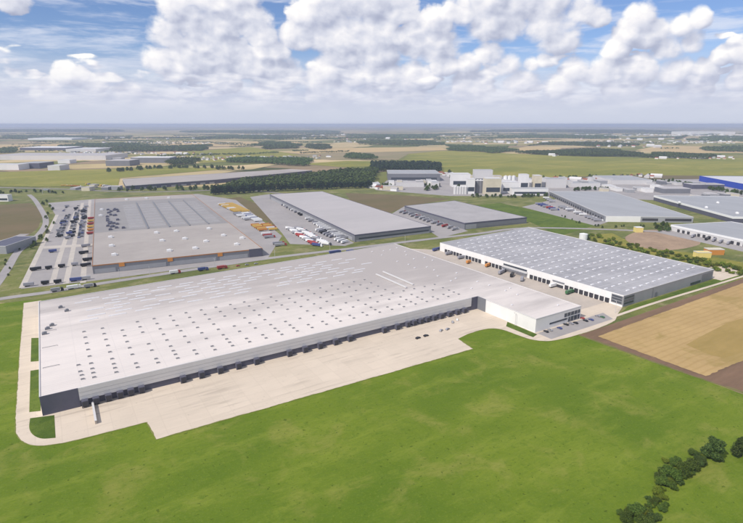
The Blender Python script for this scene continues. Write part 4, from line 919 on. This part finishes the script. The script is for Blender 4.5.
# parked cars in the columns of the left car park
cols_ = [((57, 237), (67, 215)), ((60.5, 237), (70, 214)), ((68, 239), (76.5, 212)), ((72, 238), (79.5, 210)), ((79, 238), (84, 208)), ((82, 237), (86.5, 207)), ((63, 212), (68, 206)), ((75, 211), (79, 205))]
for ci, (p0, p1) in enumerate(cols_):
    a, b = Vector(at(*p0)), Vector(at(*p1)); n = int((b - a).length / 7.0); k2 = 0
    for k in range(n):
        if rng.random() < 0.22: continue
        p = a.lerp(b, k / n); c = rng.choice(['black', 'black', 'black', 'black', 'grey', 'grey', 'silver', 'black', 'blue', 'white']); lb = f"parked {nth(k2)} from the front in the {nth(ci)} column of the upper car park"; cn = 'dark' if c == 'black' else c; k2 += 1
        if rng.random() < 0.14: truck(p.x, p.y, R(-3) + rng.uniform(-.05, .05), None, c, f"{cn} trailer {lb}", 'parked trailers in the upper car park', 8.0, detail=False)
        else: car(p.x, p.y, R(-3) + rng.uniform(-.1, .1), c, f"{cn} car {lb}", 'parked cars in the upper car park', False)

# ------------------------------------------------------------------ vegetation
def leaf_cloud(name, blobs, n, leaf, mats_, seed, flat=0.0):
    rs = np.random.RandomState(seed); w8 = np.array([b[3] ** 2 for b in blobs]); w8 /= w8.sum()
    pick = rs.choice(len(blobs), n, p=w8); bl = np.array(blobs)[pick]
    d = rs.normal(size=(n, 3)); d /= np.linalg.norm(d, axis=1)[:, None]
    rad = bl[:, 3] * (0.45 + 0.62 * rs.rand(n) ** 0.7 + 0.35 * (rs.rand(n) > 0.88) * rs.rand(n))
    c = bl[:, :3] + d * rad[:, None] * np.array([1, 1, 0.85])
    c[:, 2] = np.maximum(c[:, 2], 0.1)
    nn = d * 0.8 + rs.normal(size=(n, 3)) * 0.6; nn /= np.linalg.norm(nn, axis=1)[:, None]
    t = np.cross(nn, rs.normal(size=(n, 3))); t /= np.linalg.norm(t, axis=1)[:, None]; b2 = np.cross(nn, t)
    s = leaf * (0.6 + 0.8 * rs.rand(n))[:, None]
    V = np.stack([c - t * s * .5, c + b2 * s * .35 + nn * s * .1, c + t * s * .6, c - b2 * s * .35 + nn * s * .1], 1).reshape(-1, 3)
    F = np.arange(4 * n).reshape(-1, 4)
    return new_mesh(name, V.tolist(), F.tolist(), mats_)
def limb(V, F, a, b, r0, r1, n=6):
    a, b = Vector(a), Vector(b); d = (b - a).normalized(); t = d.orthogonal().normalized(); s = d.cross(t); k = len(V)
    for p, r in ((a, r0), (b, r1)):
        for i in range(n): V.append(tuple(p + (t * math.cos(2 * math.pi * i / n) + s * math.sin(2 * math.pi * i / n)) * r))
    F += [(k + i, k + (i + 1) % n, k + n + (i + 1) % n, k + n + i) for i in range(n)]
def tree_proto(h, spread, n, leaf, m, seed, trunk=0.28):
    """trunk with limbs, and a crown of leaf faces gathered in clumps round the limb ends"""
    rs = random.Random(seed); V, F, blobs = [], [], []
    top = (rs.uniform(-.3, .3), rs.uniform(-.3, .3), h * 0.72); r0 = h * 0.022
    mid = (0, 0, h * trunk); limb(V, F, (0, 0, -0.2), mid, r0 * 1.3, r0); limb(V, F, mid, top, r0, r0 * 0.35)
    blobs.append((top[0], top[1], h * 0.82, spread * 0.45))
    for k in range(9):
        a = 2 * math.pi * k / 9 * 1.9 + rs.uniform(-.4, .4); zz = h * (trunk + 0.08 + 0.055 * k); rr = spread * (0.72 - 0.035 * k) * rs.uniform(.75, 1.15)
        e = (math.cos(a) * rr, math.sin(a) * rr, zz + h * rs.uniform(.02, .12)); limb(V, F, (0, 0, min(zz, h * 0.68)), e, r0 * 0.55, r0 * 0.15, 5)
        blobs.append((*e, spread * rs.uniform(.30, .46)))
    for k in range(4): blobs.append((rs.uniform(-.5, .5) * spread, rs.uniform(-.5, .5) * spread, h * rs.uniform(.5, .9), spread * rs.uniform(.22, .36)))
    return new_mesh('trunk', V, F, M_bark), leaf_cloud('crown', blobs, n, leaf, m, seed)
def bush_proto(h, spread, n, leaf, m, seed):
    rs = random.Random(seed); V, F, blobs = [], [], []
    for k in range(7):
        a = 2 * math.pi * k / 7 + rs.uniform(-.5, .5); rr = spread * rs.uniform(.25, .72); e = (math.cos(a) * rr, math.sin(a) * rr, h * rs.uniform(.35, .72))
        limb(V, F, (rs.uniform(-.2, .2), rs.uniform(-.2, .2), -0.1), e, h * 0.02, h * 0.008, 5); blobs.append((*e, spread * rs.uniform(.26, .44)))
    blobs.append((0, 0, h * 0.6, spread * 0.42))
    return new_mesh('stem', V, F, M_bark), leaf_cloud('foliage', blobs, n, leaf, m, seed)
def plant(name, proto, label, cat, x, y, sc_=1.0, rz=None, group=None, z=0.0, names=('trunk', 'crown')):
    th = thing(name, label, cat, (x, y, z), rng.uniform(0, 6.28) if rz is None else rz, group)
    th.scale = (sc_, sc_, sc_ * rng.uniform(.9, 1.12)) if not isinstance(sc_, tuple) else sc_
    for nm, me in zip(names, proto): link(nm, me, th)
    return th
BN = ('stem', 'foliage')
# hedge along the ditch, bottom right
T1p = tree_proto(12.5, 5.4, 5200, 0.75, M_leafn, 11, 0.14); T2p = tree_proto(11, 5.2, 5200, 0.75, M_leafn, 12, 0.12)
B1 = bush_proto(6.5, 5.0, 4200, 0.5, M_leafm, 21); B2 = bush_proto(6.0, 5.2, 4200, 0.5, M_leafo, 22); B3 = bush_proto(5.0, 4.2, 3600, 0.45, M_leafy, 23); B4 = bush_proto(6.0, 4.2, 3600, 0.5, M_leafn, 24)
def bush_px(p, px, py, s, label, nm='hedge_bush', cat='bush'): x, y = at(px, py, 1.0); return plant(nm, p, label, cat, x, y, s, z=0.1, names=BN)
x, y = at(712, 459); plant('hedge_tree', T1p, 'tall dark round tree at the upper end of the hedge near the right edge', 'tree', x, y, 0.95, z=0.1)
x, y = at(741, 457); plant('hedge_tree', T2p, 'dark tree cut by the right edge of the picture', 'tree', x, y, 0.95, z=0.1)
bush_px(B4, 701, 463, 0.72, 'small dark bush at the foot of the tall dark tree'); bush_px(B2, 695, 455, 0.62, 'olive bush left of the tall dark tree')
bush_px(B4, 721, 460, 0.45, 'low dark bush on the right of the tall dark tree')
bush_px(B2, 690, 468, 0.85, 'olive bush in the upper part of the thick hedge'); bush_px(B1, 683, 473, 0.95, 'mid green bush in the middle of the thick hedge')
bush_px(B1, 672, 478, 1.0, 'largest mid green bush of the thick hedge'); bush_px(B2, 664, 474, 0.85, 'olive bush on the upper left side of the thick hedge')
bush_px(B1, 662, 483, 0.75, 'mid green bush at the lower left of the thick hedge'); bush_px(B2, 676, 464, 0.7, 'flat olive bush on top of the thick hedge'); bush_px(B3, 666, 462, 0.55, 'pale yellow-green bush on the upper fringe of the hedge')
bush_px(B1, 671, 487, 0.6, 'mid green bush on the lower fringe of the hedge'); bush_px(B4, 679, 483, 0.5, 'shaded dark bush on the inner side of the hedge')
bush_px(B3, 657, 493, 0.78, 'bright yellow-green bush standing below the hedge'); bush_px(B3, 663, 498, 0.62, 'smaller bright yellow-green bush beside the bright one'); bush_px(B4, 648.5, 499, 0.38, 'narrow dark bush left of the bright yellow-green bush')
bush_px(B2, 634, 512, 0.8, 'olive bush at the lower end of the hedge'); bush_px(B3, 642, 514, 0.62, 'yellowish bush among the olive ones at the bottom edge'); bush_px(B2, 627, 519, 0.7, 'olive bush lowest at the bottom edge'); bush_px(B4, 654, 519, 0.6, 'dark bush at the bottom edge right of the yellowish one'); bush_px(B2, 645, 522, 0.7, 'olive bush half below the bottom edge')

for k in range(40):
    t = (k + 0.5) / 40; px = 706 - 50 * t + rng.uniform(-3, 3); py = 461 + 27 * t + rng.uniform(-8, 4); kk = rng.choice((0, 0, 1, 2, 2, 3))
    bush_px((B1, B2, B3, B4)[kk], px, py, rng.uniform(.30, .62), ['mid green', 'olive', 'yellow-green', 'dark'][kk] + f' low bush, {nth(k)} from the right in the thick hedge')
for k in range(22):
    px = 618 + 2.2 * k + rng.uniform(-1, 1); py = 516 + rng.uniform(-9, 6) - 0.25 * max(0, k - 12); kk = rng.choice((1, 1, 2, 0))
    bush_px((B1, B2, B3, B4)[kk], px, py, rng.uniform(.25, .45), ['mid green', 'olive', 'yellow-green', 'dark'][kk] + f' low bush, {nth(k)} from the left along the bottom edge')
for k in range(14):
    t = (k + 0.5) / 14; px = 662 - 16 * t + rng.uniform(-3, 3); py = 488 + 24 * t + rng.uniform(-3, 3); kk = rng.choice((1, 2, 2, 0))
    bush_px((B1, B2, B3, B4)[kk], px, py, rng.uniform(.22, .42), ['mid green', 'olive', 'yellow-green', 'dark'][kk] + f' small bush, {nth(k)} from the top between hedge and bottom edge')
# scrub behind the white dock warehouse
MB = [bush_proto(4.5, 3.6, 420, 0.95, m_, 40 + i) for i, m_ in enumerate((M_leafy, M_leafo, M_leafm, M_leafy))]
MT = [tree_proto(9, 4.2, 700, 1.0, m_, 60 + i, 0.12) for i, m_ in enumerate((M_leafm, M_leafn, M_leafo, M_leafm))]
for k in range(99):
    t = (k + rng.random()) / 99; px = 586 + 158 * t; py = 237.5 + 37 * t + rng.uniform(-5, 3.5) + 1.5 * math.sin(t * 3.1)
    x, y = at(px, py); kk = rng.choices((0, 1, 2, 3), (5, 2, 2, 5))[0]
    plant('scrub_bush', MB[kk], ['yellow-green', 'olive', 'green', 'yellow-green'][kk] + f' scrub bush, {nth(k)} from the left behind the dock warehouse', 'bush', x, y, rng.uniform(.6, 1.3), group='scrub belt behind the dock warehouse', names=BN)
for k in range(16):
    x, y = at(655 + k + rng.uniform(-.4, .4), 229 + rng.uniform(-4, 3)); kk = k % 4
    plant('scrub_tree', MT[kk], f'small tree, {nth(k)} from the left in the clump by the dirt lot', 'tree', x, y, rng.uniform(.5, .9), group='clump by the dirt lot')
def tree_line(pts, n, label, group, jit=4.0, s=(.7, 1.1), kinds=(0, 1, 2, 3), name='roadside_tree'):
    p = spline(S(*pts), 6)
    for k in range(n):
        i = (k + rng.uniform(.1, .9)) / n * (len(p) - 1); a = Vector(p[int(i)]).lerp(Vector(p[min(int(i) + 1, len(p) - 1)]), i % 1)
        plant(name, MT[rng.choice(kinds)], f"{nth(k)} {label}", 'tree', a.x + rng.uniform(-jit, jit), a.y + rng.uniform(-jit, jit), rng.uniform(*s), group=group)
tree_line(((120, 191.5), (200, 190), (238, 189.5)), 26, 'tree from the left along the main road behind the brown roof', 'trees along the main road', 8, (.9, 1.5), (1, 1, 0))
tree_line(((43, 202), (50, 216), (44, 238), (28, 250)), 14, 'tree from the far end along the bend of the winding road', 'trees by the winding road', 8, (.5, .9))
tree_line(((0, 194), (30, 192.5), (60, 194)), 16, 'tree from the left edge along the main road', 'trees at the left of the main road', 8, (.6, 1.1), (1, 0))
tree_line(((449, 174), (455, 182), (462, 194)), 14, 'dark tree from the far end of the row left of the mill', 'trees left of the mill', 5, (1.1, 1.7), (1,))
tree_line(((428, 191), (436, 189)), 7, 'dark tree from the left in the clump by the small white hall', 'trees by the small white hall', 8, (1.0, 1.6), (1, 0))
tree_line(((474, 197), (520, 197.5), (548, 196)), 30, 'tree from the left along the foot of the mill cluster', 'trees along the mill', 6, (.6, 1.1), (1, 0, 2))
tree_line(((573, 191), (590, 190), (608, 190)), 18, 'dark tree from the left behind the flat grey warehouse', 'trees behind the flat grey warehouse', 8, (.8, 1.2), (1,))
tree_line(((668, 182), (700, 188), (742, 195)), 44, 'dark tree from the left in the belt before the blue hall', 'trees before the blue hall', 12, (.8, 1.3), (1, 0, 2))
tree_line(((615, 180), (660, 182)), 20, 'tree from the left in the line behind the far halls', 'trees behind the far halls', 10, (.8, 1.2), (1, 0))
tree_line(((560, 216), (600, 228), (640, 226)), 14, 'small tree from the left on the lawn below the flat grey warehouse', 'small trees on the lawn', 8, (.3, .55))
tree_line(((110, 172), (180, 168), (240, 170)), 70, 'tree from the left in the belt behind the long low warehouse', 'trees behind the long low warehouse', 25, (1.0, 1.7), (1, 0, 2))
tree_line(((380, 186), (440, 186)), 22, 'tree from the left among the halls left of the mill', 'trees among the halls', 14, (.7, 1.2), (1, 0, 2))
tree_line(((550, 178), (660, 177)), 34, 'tree from the left among the yards right of the mill', 'trees among the right yards', 24, (.7, 1.3), (1, 0, 2))
tree_line(((20, 246), (10, 262), (4, 280)), 6, 'low tree from the far end on the left verge of the winding road', 'trees on the left verge', 5, (.3, .5))

# the wood behind the warehouses: front trees one by one, the rest as one mass
WT = [tree_proto(19, 6.6, 620, 1.9, m_, 80 + i, 0.10) for i, m_ in enumerate((M_leafd, M_leafd, M_leafd, M_leafd))]  # shade on the wood's front edge is put into the darker leaf colour
fr = spline(S((213, 195), (240, 193.5), (262, 192), (310, 190), (350, 188.5), (372, 188)), 10)
for k in range(64):
    i = (k + 0.5) / 64 * (len(fr) - 1); a = Vector(fr[int(i)]).lerp(Vector(fr[min(int(i) + 1, len(fr) - 1)]), i % 1)
    plant('wood_tree', WT[k % 4], f'{nth(k)} dark tree from the left on the front edge of the wood', 'tree', a.x + rng.uniform(-3, 3), a.y + rng.uniform(-4, 8), rng.uniform(.85, 1.2), group='front trees of the wood')
def inside(p, poly):
    c = False; n = len(poly)
    for i in range(n):
        a, b = poly[i], poly[i - 1]
        if (a[1] > p[1]) != (b[1] > p[1]) and p[0] < (b[0] - a[0]) * (p[1] - a[1]) / (b[1] - a[1]) + a[0]: c = not c
    return c
def crown_set(name, label, poly, spacing, h, m, seed, per=26, leaf=3.4, cat_kind='stuff'):
    """a wood seen as one mass: every crown is a lumpy dome of leaf-clump faces"""
    rs = np.random.RandomState(seed); xs = [p[0] for p in poly]; ys = [p[1] for p in poly]; C_ = []; wob = (0.07 * math.sqrt(abs(area2(poly)) / 2) if name == 'distant_wood' else 1.5)
    for x in np.arange(min(xs), max(xs), spacing):
        for y in np.arange(min(ys), max(ys), spacing):
            q = (x + rs.uniform(-.4, .4) * spacing, y + rs.uniform(-.4, .4) * spacing)
            wb = wob * (math.sin(q[1] / (wob * 2.3) + seed) + 0.6 * math.sin(q[0] / (wob * 1.1) + 2 * seed)), wob * (math.sin(q[0] / (wob * 2.7) + 3 * seed) + 0.6 * math.sin(q[1] / (wob * 1.3)))
            if inside((q[0] + wb[0], q[1] + wb[1]), poly) and rs.rand() > 0.06: C_.append((*q, h * rs.uniform(.72, 1.15)))
    if not C_: return None
    C_ = np.array(C_); n = len(C_); rr = spacing * 0.62
    k = n * per; pk = np.repeat(np.arange(n), per)
    d = rs.normal(size=(k, 3)); d /= np.linalg.norm(d, axis=1)[:, None]; d[:, 2] = np.where(rs.rand(k) < .75, abs(d[:, 2]), d[:, 2])
    hh = C_[pk, 2]; c = np.stack([C_[pk, 0] + d[:, 0] * rr, C_[pk, 1] + d[:, 1] * rr, hh * 0.58 + d[:, 2] * hh * 0.42], 1)
    nn = d + rs.normal(size=(k, 3)) * 0.35; nn /= np.linalg.norm(nn, axis=1)[:, None]
    t = np.cross(nn, rs.normal(size=(k, 3))); t /= np.linalg.norm(t, axis=1)[:, None]; b2 = np.cross(nn, t); s = leaf * (0.7 + 0.6 * rs.rand(k))[:, None] * (spacing / 9.0)
    V = np.stack([c - t * s * .6, c - b2 * s * .5, c + t * s * .6, c + b2 * s * .5], 1)
    org = C_[:, :2].mean(0); V[:, :, 0] -= org[0]; V[:, :, 1] -= org[1]
    o = link(name, new_mesh(name, V.reshape(-1, 3).tolist(), np.arange(4 * k).reshape(-1, 4).tolist(), m), None, (org[0], org[1], 0)); o['kind'] = 'stuff'; o['label'] = label
    return o
crown_set('wood', 'dark wood massed behind the warehouses', S((214, 193.5), (262, 190.5), (372, 186.8), (378, 172), (340, 174), (300, 179), (240, 185)), 11, 19, M_leafn, 5)  # lighter leaves than the front trees: sunlit tops put into the colour
crown_set('wood', 'dark strip of wood in front of the pasture above the mill', S((371, 171.5), (440, 173), (441, 167), (425, 165.5), (372, 165.5)), 11, 20, M_leafd, 6)
# woods and tree belts on the plain, thinning with distance
WOODS = [((455, 151), (500, 154), (508, 151), (480, 147.5), (446, 146)), ((508, 154), (560, 156), (640, 157), (632, 152), (600, 150.5), (560, 151.5)), ((308, 149), (328, 150), (329, 145.5), (310, 145.5)),
         ((258, 146), (300, 147), (288, 143), (262, 143)), ((262, 149.5), (300, 149), (290, 147.5), (265, 147.8)), ((0, 153), (15, 153), (14, 149.5), (2, 149.5)), ((60, 147), (150, 147.5), (140, 145), (80, 144.5)), ((105, 153), (200, 151), (210, 146), (130, 148)),
         ((168, 166), (195, 165), (196, 160), (172, 160)), ((230, 163), (310, 166), (312, 160), (240, 159)), ((345, 158.5), (372, 160), (372, 156), (348, 155)), ((640, 157.5), (700, 159.5), (720, 157), (660, 154)), ((700, 151), (743, 152), (743, 148), (705, 148.5)),
         ((355, 143.5), (440, 145), (430, 141.5), (370, 141)), ((540, 145), (600, 146.5), (640, 145.5), (600, 143.4), (560, 143.2)), ((0, 139), (60, 138), (110, 139), (80, 136.5), (10, 136.5)), ((200, 138.5), (290, 138.5), (280, 136.5), (220, 136.5)), ((350, 136.5), (440, 137.5), (430, 135.2), (360, 135)),
         ((500, 137.5), (600, 139), (610, 136.5), (520, 135.5)), ((180, 132.8), (340, 132.8), (330, 131.2), (200, 131.2)), ((-20, 132), (130, 131.6), (110, 130.3), (-20, 130.4)), ((470, 132), (680, 132.5), (660, 130.6), (500, 130.4)), ((700, 141), (760, 142), (760, 137), (710, 137))]
for i, p in enumerate(WOODS):
    pg = S(*p); d0 = min(math.hypot(*q) for q in pg); spc = 10 if d0 < 3000 else (16 if d0 < 5500 else (40 if d0 < 12000 else 110))
    a_ = abs(area2(pg)) / 2; spc = max(spc, math.sqrt(a_ / 2600))
    crown_set('distant_wood', ['dark wood edge beside the pasture', 'belt of trees on the plain', 'far wood fading towards the horizon'][0 if d0 < 3000 else (1 if d0 < 6000 else 2)], pg, spc, 15 if d0 < 9000 else 20, M_leafn, 100 + i, per=22)
# hedgerows
for i in range(120):
    px, py = rng.uniform(-20, 760), rng.choice([rng.uniform(134, 140), rng.uniform(137, 147), rng.uniform(147, 162)])
    if py > 152 and 360 < px < 760: continue
    if py > 158 and px < 180: continue
    a = Vector(at(px, py)); ang = rng.choice([0.42, 0.42 + 1.57, 0.1, -0.3]); L_ = rng.uniform(120, 420) * (1 if py > 147 else (2.2 if py > 140 else 5)); d = Vector((math.cos(ang), math.sin(ang))); nn = Vector((-d.y, d.x)) * rng.uniform(6, 16) * (1 if py > 140 else 3)
    pg = [tuple(a), tuple(a + d * L_), tuple(a + d * L_ + nn), tuple(a + nn)]
    crown_set('hedgerow', 'line of trees between fields on the plain', pg, 9 if py > 147 else (12 if py > 140 else 26), 10 if py > 140 else 15, M_leafn if i % 3 else M_leafm, 300 + i, per=20)

# ------------------------------------------------------------------ houses on the plain
def house_proto(m_wall, m_roof, w_, d_, h_):
    wall = new_mesh('house_wall', *box_data(0, 0, 0, w_, d_, h_), m_wall)
    V = [(-w_ / 2 - .4, -d_ / 2 - .4, h_), (w_ / 2 + .4, -d_ / 2 - .4, h_), (w_ / 2 + .4, d_ / 2 + .4, h_), (-w_ / 2 - .4, d_ / 2 + .4, h_), (-w_ / 2 - .4, 0, h_ + d_ * 0.42), (w_ / 2 + .4, 0, h_ + d_ * 0.42)]
    roof = new_mesh('house_roof', V, [(0, 1, 5, 4), (2, 3, 4, 5), (0, 4, 3), (1, 2, 5), (3, 2, 1, 0)], m_roof)
    return wall, roof
HPR = [(house_proto(M_white, M_tile, 14, 9, 5), 'red-roofed white house'), (house_proto(M_cream, M_tile, 12, 9, 4), 'red-roofed cream house'), (house_proto(M_white2, M_roofE, 18, 11, 5), 'grey-roofed white house'), (house_proto(M_pale, M_coping, 32, 14, 6), 'pale barn')]
HC = [((588, 152.5), (622, 153.5), 12, 'below the dark wood'), ((650, 158), (735, 158.5), 22, 'along the edge of the pasture at right'), ((545, 155), (560, 155.5), 5, 'at the end of the wood belt'), ((200, 160), (330, 157), 18, 'on the plain above the wood'), ((480, 143), (560, 143), 10, 'on the far plain'),
      ((590, 146), (660, 147), 10, 'behind the dark wood at right'), ((110, 154), (215, 154), 14, 'beyond the long white hall'), ((440, 174), (452, 176), 5, 'left of the mill'), ((545, 180), (610, 181), 16, 'between mill and far halls'), ((620, 177), (660, 177.5), 8, 'at the near edge of the pasture'),
      ((90, 139), (210, 138), 10, 'far off at upper left'), ((300, 138.5), (470, 140), 12, 'far off in the middle distance'), ((560, 139), (740, 140), 14, 'far off at upper right'), ((370, 187), (395, 190), 8, 'near the corner of the wood')]
for p0, p1, n, where in HC:
    for k in range(n):
        f_ = (k + rng.uniform(.1, .9)) / n; px = p0[0] + (p1[0] - p0[0]) * f_; py = p0[1] + (p1[1] - p0[1]) * f_ + rng.uniform(-1.0, 1.0); x, y = at(px, py)
        (pw_, pr_), lb = rng.choices(HPR, (4, 3, 3, 3))[0]
        s_ = 1.0 if math.hypot(x, y) < 3500 else 1.6
        th = thing('house' if 'house' in lb else 'barn', f'{lb}, {nth(k)} from the left {where}', 'house' if 'house' in lb else 'barn', (x, y, 0.05), rng.choice([0.42, 0.42 + 1.57, rng.uniform(0, 3.1)]), 'buildings ' + where); th.scale = (s_,) * 3
        link('wall', pw_, th); link('roof', pr_, th)

for i, (p0, p1, n) in enumerate((((560, 141), (743, 143.5), 120), ((100, 142), (230, 144), 90), ((330, 141), (520, 142.5), 120), ((20, 137.5), (110, 139), 70), ((560, 134.5), (743, 136), 110), ((240, 134.5), (480, 136), 110), ((60, 152), (160, 155), 60), ((180, 156), (330, 160), 70))):
    D_ = []
    for k in range(n):
        x, y = at(p0[0] + (p1[0] - p0[0]) * rng.random(), p0[1] + (p1[1] - p0[1]) * rng.random()); f_ = math.hypot(x, y) / 3500
        D_.append(box_data(x, y, 0, rng.uniform(8, 26) * f_, rng.uniform(8, 16) * f_, rng.uniform(4, 8) * (0.6 + 0.4 * f_), rng.uniform(0, 3)))
    V, F = join(*D_); fm = []
    for k in range(n): fm += [rng.choice((0, 0, 1, 2))] * 6
    for k in range(n):
        if rng.random() < 0.5: fm[k * 6 + 4] = 3
    o = link('distant_village', new_mesh('distant_village', V, F, [M_white2, M_cream, M_grey, M_tile], fm)); o['kind'] = 'stuff'; o['label'] = 'far scatter of village buildings on the plain'
# ------------------------------------------------------------------ small furniture: sign gantry, lamp masts
gx, gy = at(46.5, 193.5); gt = thing('road_gantry', 'white sign gantry on the main road at upper left', 'gantry', (gx, gy, 0.2), 0.3)
for s in (-8, 8): link('post', new_mesh('post', *box_data(s, 0, 0, 0.7, 0.7, 9.5), M_coping), gt)
link('beam', new_mesh('beam', *box_data(0, 0, 9.0, 17, 1.0, 1.0), M_coping), gt); link('sign_panel', new_mesh('sign_panel', *box_data(0, -0.7, 7.4, 10, 0.25, 4.2), M_white2), gt)
lamp = new_mesh('mast', *join(box_data(0, 0, 0, 0.25, 0.25, 11), box_data(0.7, 0, 11, 1.8, 0.16, 0.16)), M_coping); head = new_mesh('lamp_head', *box_data(1.5, 0, 10.8, 0.9, 0.35, 0.18), M_greyd)
for i, (px, py) in enumerate(((150, 276.2), (215, 268.0), (275, 259.0), (120, 280), (330, 250), (405, 243.5), (515, 326.0), (615, 313))):
    x, y = at(px, py); l = thing('street_lamp', 'slim grey lamp mast beside ' + ['the road behind the main roof, second from the left', 'the blue truck on the road', 'the end of the orange edged front', 'the road, leftmost of the masts', 'the long blue truck', 'the road junction behind the main roof', 'the white annex wall', 'the entrance of the dock yard'][i], 'street lamp', (x, y, 0.1), 1.57)
    link('mast', lamp, l); link('lamp_head', head, l)

# ------------------------------------------------------------------ haze: the air over the plain
hv = bpy.data.materials.new('air'); hv.use_nodes = True; ht = hv.node_tree; ht.nodes.clear()
pvn = ht.nodes.new('ShaderNodeVolumePrincipled'); pvn.inputs['Color'].default_value = (0.56, 0.645, 0.88, 1); pvn.inputs['Density'].default_value = 8.5e-5; pvn.inputs['Anisotropy'].default_value = 0.1
ho = ht.nodes.new('ShaderNodeOutputMaterial'); ht.links.new(pvn.outputs[0], ho.inputs['Volume'])
haze = link('haze', new_mesh('haze', *box_data(0, 0, -1.0, 76000, 76000, CAM_H + 9.0), hv)); haze['kind'] = 'stuff'; haze['label'] = 'thin blue haze over the far plain'

for o in COL.objects:
    if o.parent is None and 'label' in o and not 4 <= len(o['label'].split()) <= 16: print('LABEL', o.name, o['label'])
